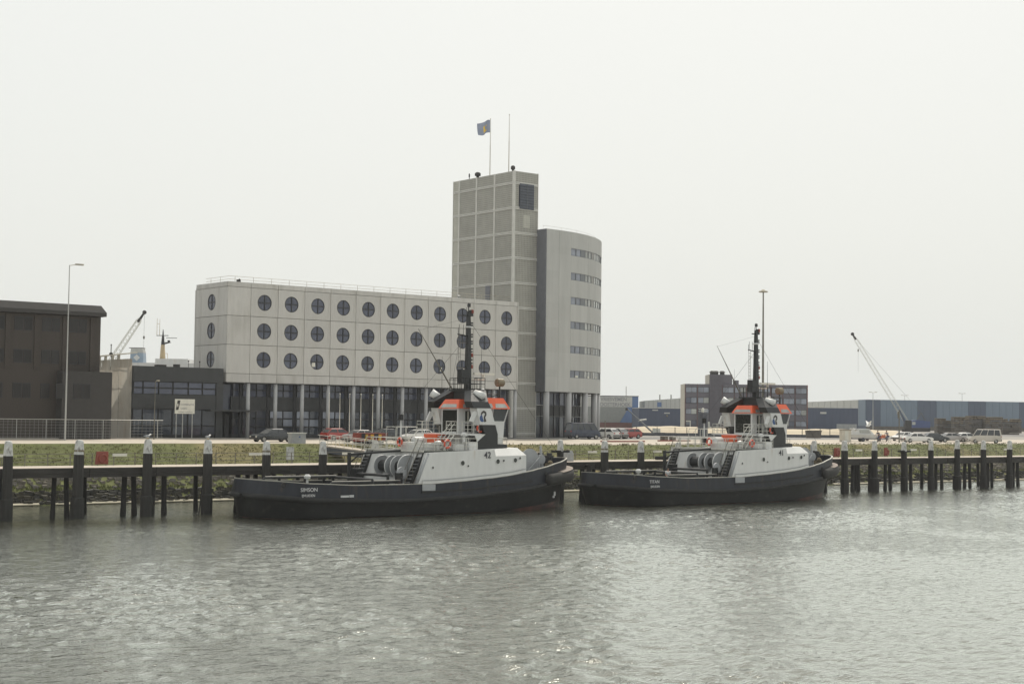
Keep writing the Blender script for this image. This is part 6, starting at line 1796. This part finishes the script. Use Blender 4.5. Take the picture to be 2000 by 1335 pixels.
obj('body', body, M['slate_shed_dark'], WHS, True)
oR = -Vector((dirR.y, -dirR.x, 0)).normalized(); oR = oR if oR.y < 0 else -oR
oL = Vector((dirL.y, -dirL.x, 0)).normalized(); oL = oL if oL.x < 0 else -oL
bnd = [(0, .12, 'slate_shed_dark'), (.12, .44, 'slate_shed'), (.44, .61, 'slate_shed_dark'), (.61, .89, 'slate_shed'), (.89, 1.05, 'slate_shed_dark'), (1.05, 1.35, 'slate_shed'), (1.35, 1.5, 'slate_shed_dark'), (1.5, 1.8, 'slate_shed'), (1.8, 2.2, 'slate_shed_dark')]
for a, c, m in bnd:
    n_ = max(2, round((c - a) / .055))
    for q in range(n_):
        wall_piece('cladding_panel', P0 + dirR * (a + (c - a) * q / n_ + .0008), P0 + dirR * (a + (c - a) * (q + 1) / n_ - .0008), 1.3, zt, m, oR)
wall_piece('plinth', P0, P1x, -.3, 1.25, 'timber_brown', oR)
for q in range(15):
    wall_piece('cladding_panel', P0 + dirL * (q / 9 + .004), P0 + dirL * ((q + 1) / 9 - .004), 1.3, zt, 'pale_shed' if q else 'slate_shed', oL)
D = 441; U0 = (1578 - 1000) * D / 3000
B4 = far('navy_store', 'low navy store before the pale side of the slate warehouse', 'warehouse', U0, D)
ur = (1677 - 1000) * D / 3000 - U0; zt = cz(1630, 796.3, D)
obj('wall', MB().box(-2, ur, 0, 12, -.3, zt), M['navy_shed'], B4)
for k in range(1, 8): obj('panel_seam', MB().box(ur * k / 8 - .04, ur * k / 8 + .04, -.05, -.005, 0, zt - .1), M['navy_shed'], B4)
obj('roof_edge', MB().box(-2, ur * .35, -.1, 12, zt, zt + .3), M['rail_light'], B4)
obj('roller_gate', MB().box((1635 - 1000) * D / 3000 - U0, (1674 - 1000) * D / 3000 - U0, -.1, -.01, 0, cz(1655, 827.5, D)), M['cabinet_grey'], B4)
obj('sign_plate', MB().box((1603 - 1000) * D / 3000 - U0, (1615 - 1000) * D / 3000 - U0, -.1, -.01, cz(1609, 807.5, D), cz(1609, 804, D)), M['pale_shed'], B4)
# sand heap, dark block wall, fence posts
sx0, sx1 = (1225 - 1000) / 10, (1775 - 1000) / 10
us_ = np.linspace(sx0, sx1, 60)
mb = MB(); mb.smooth = True
rings = []
for u in us_:
    px = 1000 + u * 10
    h = 1.15 + .12 * math.sin(px * .02) + .18 * math.exp(-((px - 1300) / 60) ** 2) + .05 * math.sin(px * .13)
    e = min(1, min(u - sx0, sx1 - u) / 2 + .05)
    rings.append([tuple(FR(u, v, 5.2 + hh * e)) for v, hh in ((298, 0), (300, h * .75), (302, h), (306, h * 1.0), (311, .0))])
mb.loft(rings, closed=False)
o = obj('sand_heap', mb, M['sand']); o['kind'] = 'structure'
BW = thing('block_wall', 'low dark concrete block wall along the sand heap', 'wall', FR(48, 252, 5.28), -YAW)
u = (1237 - 1000) * 252 / 3000 - 48
while u < (1655 - 1000) * 252 / 3000 - 48:
    obj('block', MB().box(u + .02, u + 1.78, 0, .6, -.2, .5 + rng.uniform(-.05, .05)), M['barrier_dark'], BW); u += 1.8
WF = thing('post_fence', 'thin brown fence posts before the sand heap', 'fence', FR(44, 270, 5.28), -YAW)
for px in (1245, 1285, 1320, 1343, 1412, 1470, 1568, 1603, 1622, 1645, 1680):
    obj('post', MB().tube(((px - 1000) * 270 / 3000 - 44, 0, -.1), ((px - 1000) * 270 / 3000 - 44, 0, 1.35), .07, n=5), M['rail_rusty'], WF)
for z in (.7, 1.25): obj('rail', MB().tube(((1245 - 1000) * 270 / 3000 - 44, 0, z), ((1680 - 1000) * 270 / 3000 - 44, 0, z), .015, n=3), M['rail_rusty'], WF)
# rusty gate post and container right of the tug
t = thing('rusty_container', 'dark rusty skip before the block wall, right of the right tug mast', 'container', FR(48.5, 247, 5.28), -YAW)
obj('box', MB().prism([(-1, 0), (1.1, 0), (1.25, 1.2), (-1.15, 1.2)], 'y', -.7, .7), M['timber_brown'], t); obj('rim', MB().box(-1.2, 1.3, -.75, -.7, 1.1, 1.25), M['rail_rusty'], t)
t = thing('white_locker', 'pale square kiosk beside the stern of the cabin boat', 'kiosk', gl(179.0, 143.6), -.6)
obj('wall', MB().box(-.7, .7, -.6, .6, 0, 1.75), M['light_wall'], t); obj('roof', MB().box(-.8, .8, -.7, .7, 1.75, 1.85), M['rail_rusty'], t); obj('door', MB().box(-.25, .3, -.63, -.605, .05, 1.6), M['board_white'], t)
# harbour light
t = thing('harbour_light', 'dark cylindrical harbour light with lantern on top beyond the right tug', 'beacon', gl(187.0, 179.9))
obj('tower', MB().lathe([(.85, 0), (.85, 3.9)], (0, 0, 0), 16), M['barrier_dark'], t)
obj('gallery', MB().torus((0, 0, 4.5), .75, .03, 'z', 14, 4).torus((0, 0, 4.2), .75, .03, 'z', 14, 4).tube((.7, 0, 3.9), (.7, 0, 4.5), .03, n=4).tube((-.7, 0, 3.9), (-.7, 0, 4.5), .03, n=4).tube((0, -.7, 3.9), (0, -.7, 4.5), .03, n=4), M['rail_light'], t)
obj('lantern', MB().lathe([(.2, 3.9), (.25, 4.0), (.25, 4.5), (.1, 4.7)], (0, 0, 0), 10), M['lamp_clear'], t)
obj('instrument_box', MB().box(.95, 1.35, -.3, .1, 1.6, 2.4).box(.8, 1.9, -.2, 0, 1.45, 1.6), M['board_white'], t)
# loading boom with board
D = 290
t = thing('loading_boom', 'thin dark loading boom with a white board at its foot beside the sheds', 'crane', FR((1283 - 1000) * D / 3000, D, 5.28), -YAW)
def lu(px): return (px - 1283) * D / 3000
obj('boom', MB().tube((lu(1279), 0, cz(1279, 846, D)), (lu(1248), 0, cz(1248, 818, D)), .16, n=6).tube((lu(1248), 0, cz(1248, 818, D)), (lu(1225), 0, cz(1225, 797, D)), .13, n=6).tube((lu(1279), 0, -.1), (lu(1279), 0, 1.0), .3, n=8), M['frame_grey'], t)
obj('boom_head', MB().box(lu(1223), lu(1227), -.2, .2, cz(1225, 801, D), cz(1225, 796, D)), M['roof_dark'], t)
obj('cross_arm', MB().tube((lu(1249), 0, cz(1249, 820.5, D)), (lu(1264), 0, cz(1264, 818.5, D)), .16, n=6), M['rail_light'], t)
obj('board', MB().box(lu(1276), lu(1291), -.5, -.4, .15, .95), M['board_white'], t); obj('board_legs', MB().box(lu(1277), lu(1278), -.4, -.3, -.2, .15).box(lu(1289), lu(1290), -.4, -.3, -.2, .15), M['rail_rusty'], t)
# lattice boom crane on the right
D = 450
t = thing('crawler_crane', 'blue crawler crane with long pale lattice boom leaning left over the right shore', 'crane', FR((1790 - 1000) * D / 3000, D, 5.28), -YAW)
def lu(px): return (px - 1790) * D / 3000
b0 = Vector((lu(1777), 0, 1.4)); b1 = Vector((lu(1669), 0, cz(1669, 657, D)))
lattice('boom', b0, b1, .6, .45, 22, t, M['jib_yellow'], .038)
e = (b1 - b0).normalized()
obj('boom_head', MB().tube(b1 - e * 1.0, b1 + e * .8, .35, .25, 6).lathe([(.5, -.15), (.5, .15)], tuple(b1 + e * .9), 10, 'y'), M['roof_dark'], t)
obj('hoist_rope', MB().tube(b1 - e * 4 + Vector((-.9, 0, 0)), b1 - e * 4 + Vector((-.9, 0, -7)), .025, n=3).lathe([(.15, 0), (.22, .4), (.1, .8)], tuple(b1 - e * 4 + Vector((-.9, 0, -1.0))), 6), M['rail_rusty'], t)
obj('pendant', MB().tube(b1, (lu(1800), 0, 5.5), .03, n=3).tube((lu(1800), 0, 5.5), (lu(1812), 0, 2.2), .08, n=4).tube((lu(1800), 0, 5.5), (lu(1785), 0, 2.0), .08, n=4), M['rail_rusty'], t)
obj('house', MB().prism([(lu(1778), 1.1), (lu(1815), 1.1), (lu(1815), 3.0), (lu(1790), 3.4), (lu(1782), 3.3)], 'y', -1.5, 1.5), M['crane_blue'], t)
obj('cab', MB().box(lu(1778), lu(1786), -2.2, -1.55, 1.1, 3.0), M['crane_blue'], t); obj('cab_window', MB().box(lu(1778.5), lu(1785), -2.25, -2.21, 2.0, 2.8), M['glass_pale'], t)
obj('tracks', MB().box(lu(1772), lu(1814), -2.2, -1.3, -.1, 1.0).box(lu(1772), lu(1814), 1.3, 2.2, -.1, 1.0).box(lu(1782), lu(1804), -1.3, 1.3, .2, 1.05), M['roof_dark'], t)
t = thing('grab_excavator', 'dark excavator with raised triangular arm before the slate warehouse', 'excavator', FR((1766 - 1000) * 420 / 3000, 420, 5.28), -YAW)
def lu(px): return (px - 1766) * 420 / 3000
obj('arm', MB().prism([(lu(1757), cz(1757, 801, 420)), (lu(1759), cz(1757, 801, 420)), (lu(1773), cz(1773, 828, 420)), (lu(1769), cz(1769, 831, 420))], 'y', -.3, .3), M['slate_shed_dark'], t)
obj('house', MB().box(lu(1768), lu(1779), -1.3, 1.3, .9, 3.2), M['roof_dark'], t); obj('tracks', MB().box(lu(1765), lu(1782), -1.5, -.7, -.1, .8).box(lu(1765), lu(1782), .7, 1.5, -.1, .8).box(lu(1769), lu(1778), -.7, .7, .2, .9), M['roof_dark'], t)
obj('bucket', MB().prism([(lu(1756), cz(1757, 801, 420)), (lu(1753), cz(1757, 806, 420)), (lu(1755), cz(1757, 810, 420)), (lu(1758), cz(1757, 806, 420))], 'y', -.5, .5), M['cabinet_grey'], t)
# timber stacks
for k, (px, dd, hh, w_) in enumerate(((1848, 372, 3.4, 4.2), (1880, 368, 3.9, 4.0), (1908, 372, 4.0, 4.0), (1942, 370, 3.8, 4.2), (1978, 372, 3.5, 4.0))):
    lab = ('stepped timber stack at the left end of the row on the right shore', 'tall timber stack with pale top boards, second of the row', 'third timber stack of the row, behind the beige van', 'fourth timber stack of the row past the beige van', 'farthest right timber stack of the row')[k]
    t = thing('timber_stack', lab, 'timber', FR((px - 1000) * dd / 3000, dd, 5.28), -YAW, group='timber stacks on the right shore')
    z = 0
    while z < hh:
        h = rng.uniform(.38, .55); x = -w_ / 2
        while x < w_ / 2 - .3:
            L_ = rng.uniform(.8, 1.6)
            if z + h < hh or rng.random() < .65:
                obj('bundle', MB().box(x, min(x + L_, w_ / 2 + .2) - .05, rng.uniform(-.3, .1), 2.5, z, z + h - .06), M['timber_brown'], t)
                if rng.random() < .4 or z + 2 * h > hh: obj('top_board', MB().box(x + .05, min(x + L_, w_ / 2 + .2) - .1, -.32, 2.4, z + h - .055, z + h - .005), M['timber_pale' if z > hh * .55 else 'timber_brown'], t)
            x += L_
        z += h
# distant lamps
lamp_post(FR(75.5, 461, 5.28), 12.1, 'two headed lamp rising behind the blue warehouse name band', 2, 1.0, .1)
obj('aerial', MB().tube((0, 0, 0), (0, 0, 0.5), .03), M['rail_rusty'], thing('roof_mast', 'thin mast on the roof of the blue warehouse', 'mast', FR((1224 - 1000) * 480 / 3000, 480, 5.28 + 9.3), -YAW)).data.transform(Matrix.Diagonal((3, 3, 7, 1)))
lamp_post(FR((1706 - 1000) * 430 / 3000, 430, 5.28), 10.9, 'two headed lamp before the corner of the slate warehouse', 2, 1.0, .1)
lamp_post(FR((1768 - 1000) * 520 / 3000, 520, 5.28), 11.7, 'lamp behind the slate warehouse, right of the lattice boom', 2, 1.1, .1)
lamp_post(FR((1880 - 1000) * 522 / 3000, 522, 5.28), 12.6, 'lamp behind the slate warehouse near the timber stacks', 2, 1.1, .1)
t = thing('light_mast', 'very tall lighting mast with ring head rising behind the right tug mast', 'light mast', FR((1491 - 1000) * 280 / 3000, 280, 5.28))
obj('pole', MB().tube((0, 0, 0), (0, 0, 13), .26, .2, 8).tube((0, 0, 13), (0, 0, 26.2), .2, .12, 8), M['rail_rusty'], t)
obj('ring_head', MB().torus((0, 0, 26.2), .75, .12, 'z', 14, 5).lathe([(.1, 26.1), (.5, 26.3), (.2, 26.6)], (0, 0, 0), 10).box(-.9, .9, -.06, .06, 26.12, 26.22).box(-.06, .06, -.9, .9, 26.12, 26.22), M['thin_rail'], t)
# distant treeline and sheds low on the horizon far right keep the land from ending bare
# ---------------------------------------------------------------- haze
hz = struct('haze', MB().box(-950, 1350, -650, 1150, -2.2, 62), [bpy.data.materials.new('haze')], 'stuff')
hm = hz.data.materials[0]; hm.use_nodes = True
hn, hl = hm.node_tree.nodes, hm.node_tree.links
hn.remove(hn['Principled BSDF'])
pv = hn.new('ShaderNodeVolumePrincipled')
pv.inputs['Color'].default_value = (0.93, 0.95, 0.96, 1)
pv.inputs['Density'].default_value = 0.00016
pv.inputs['Anisotropy'].default_value = 0.2
hl.new(pv.outputs[0], hn['Material Output'].inputs['Volume'])
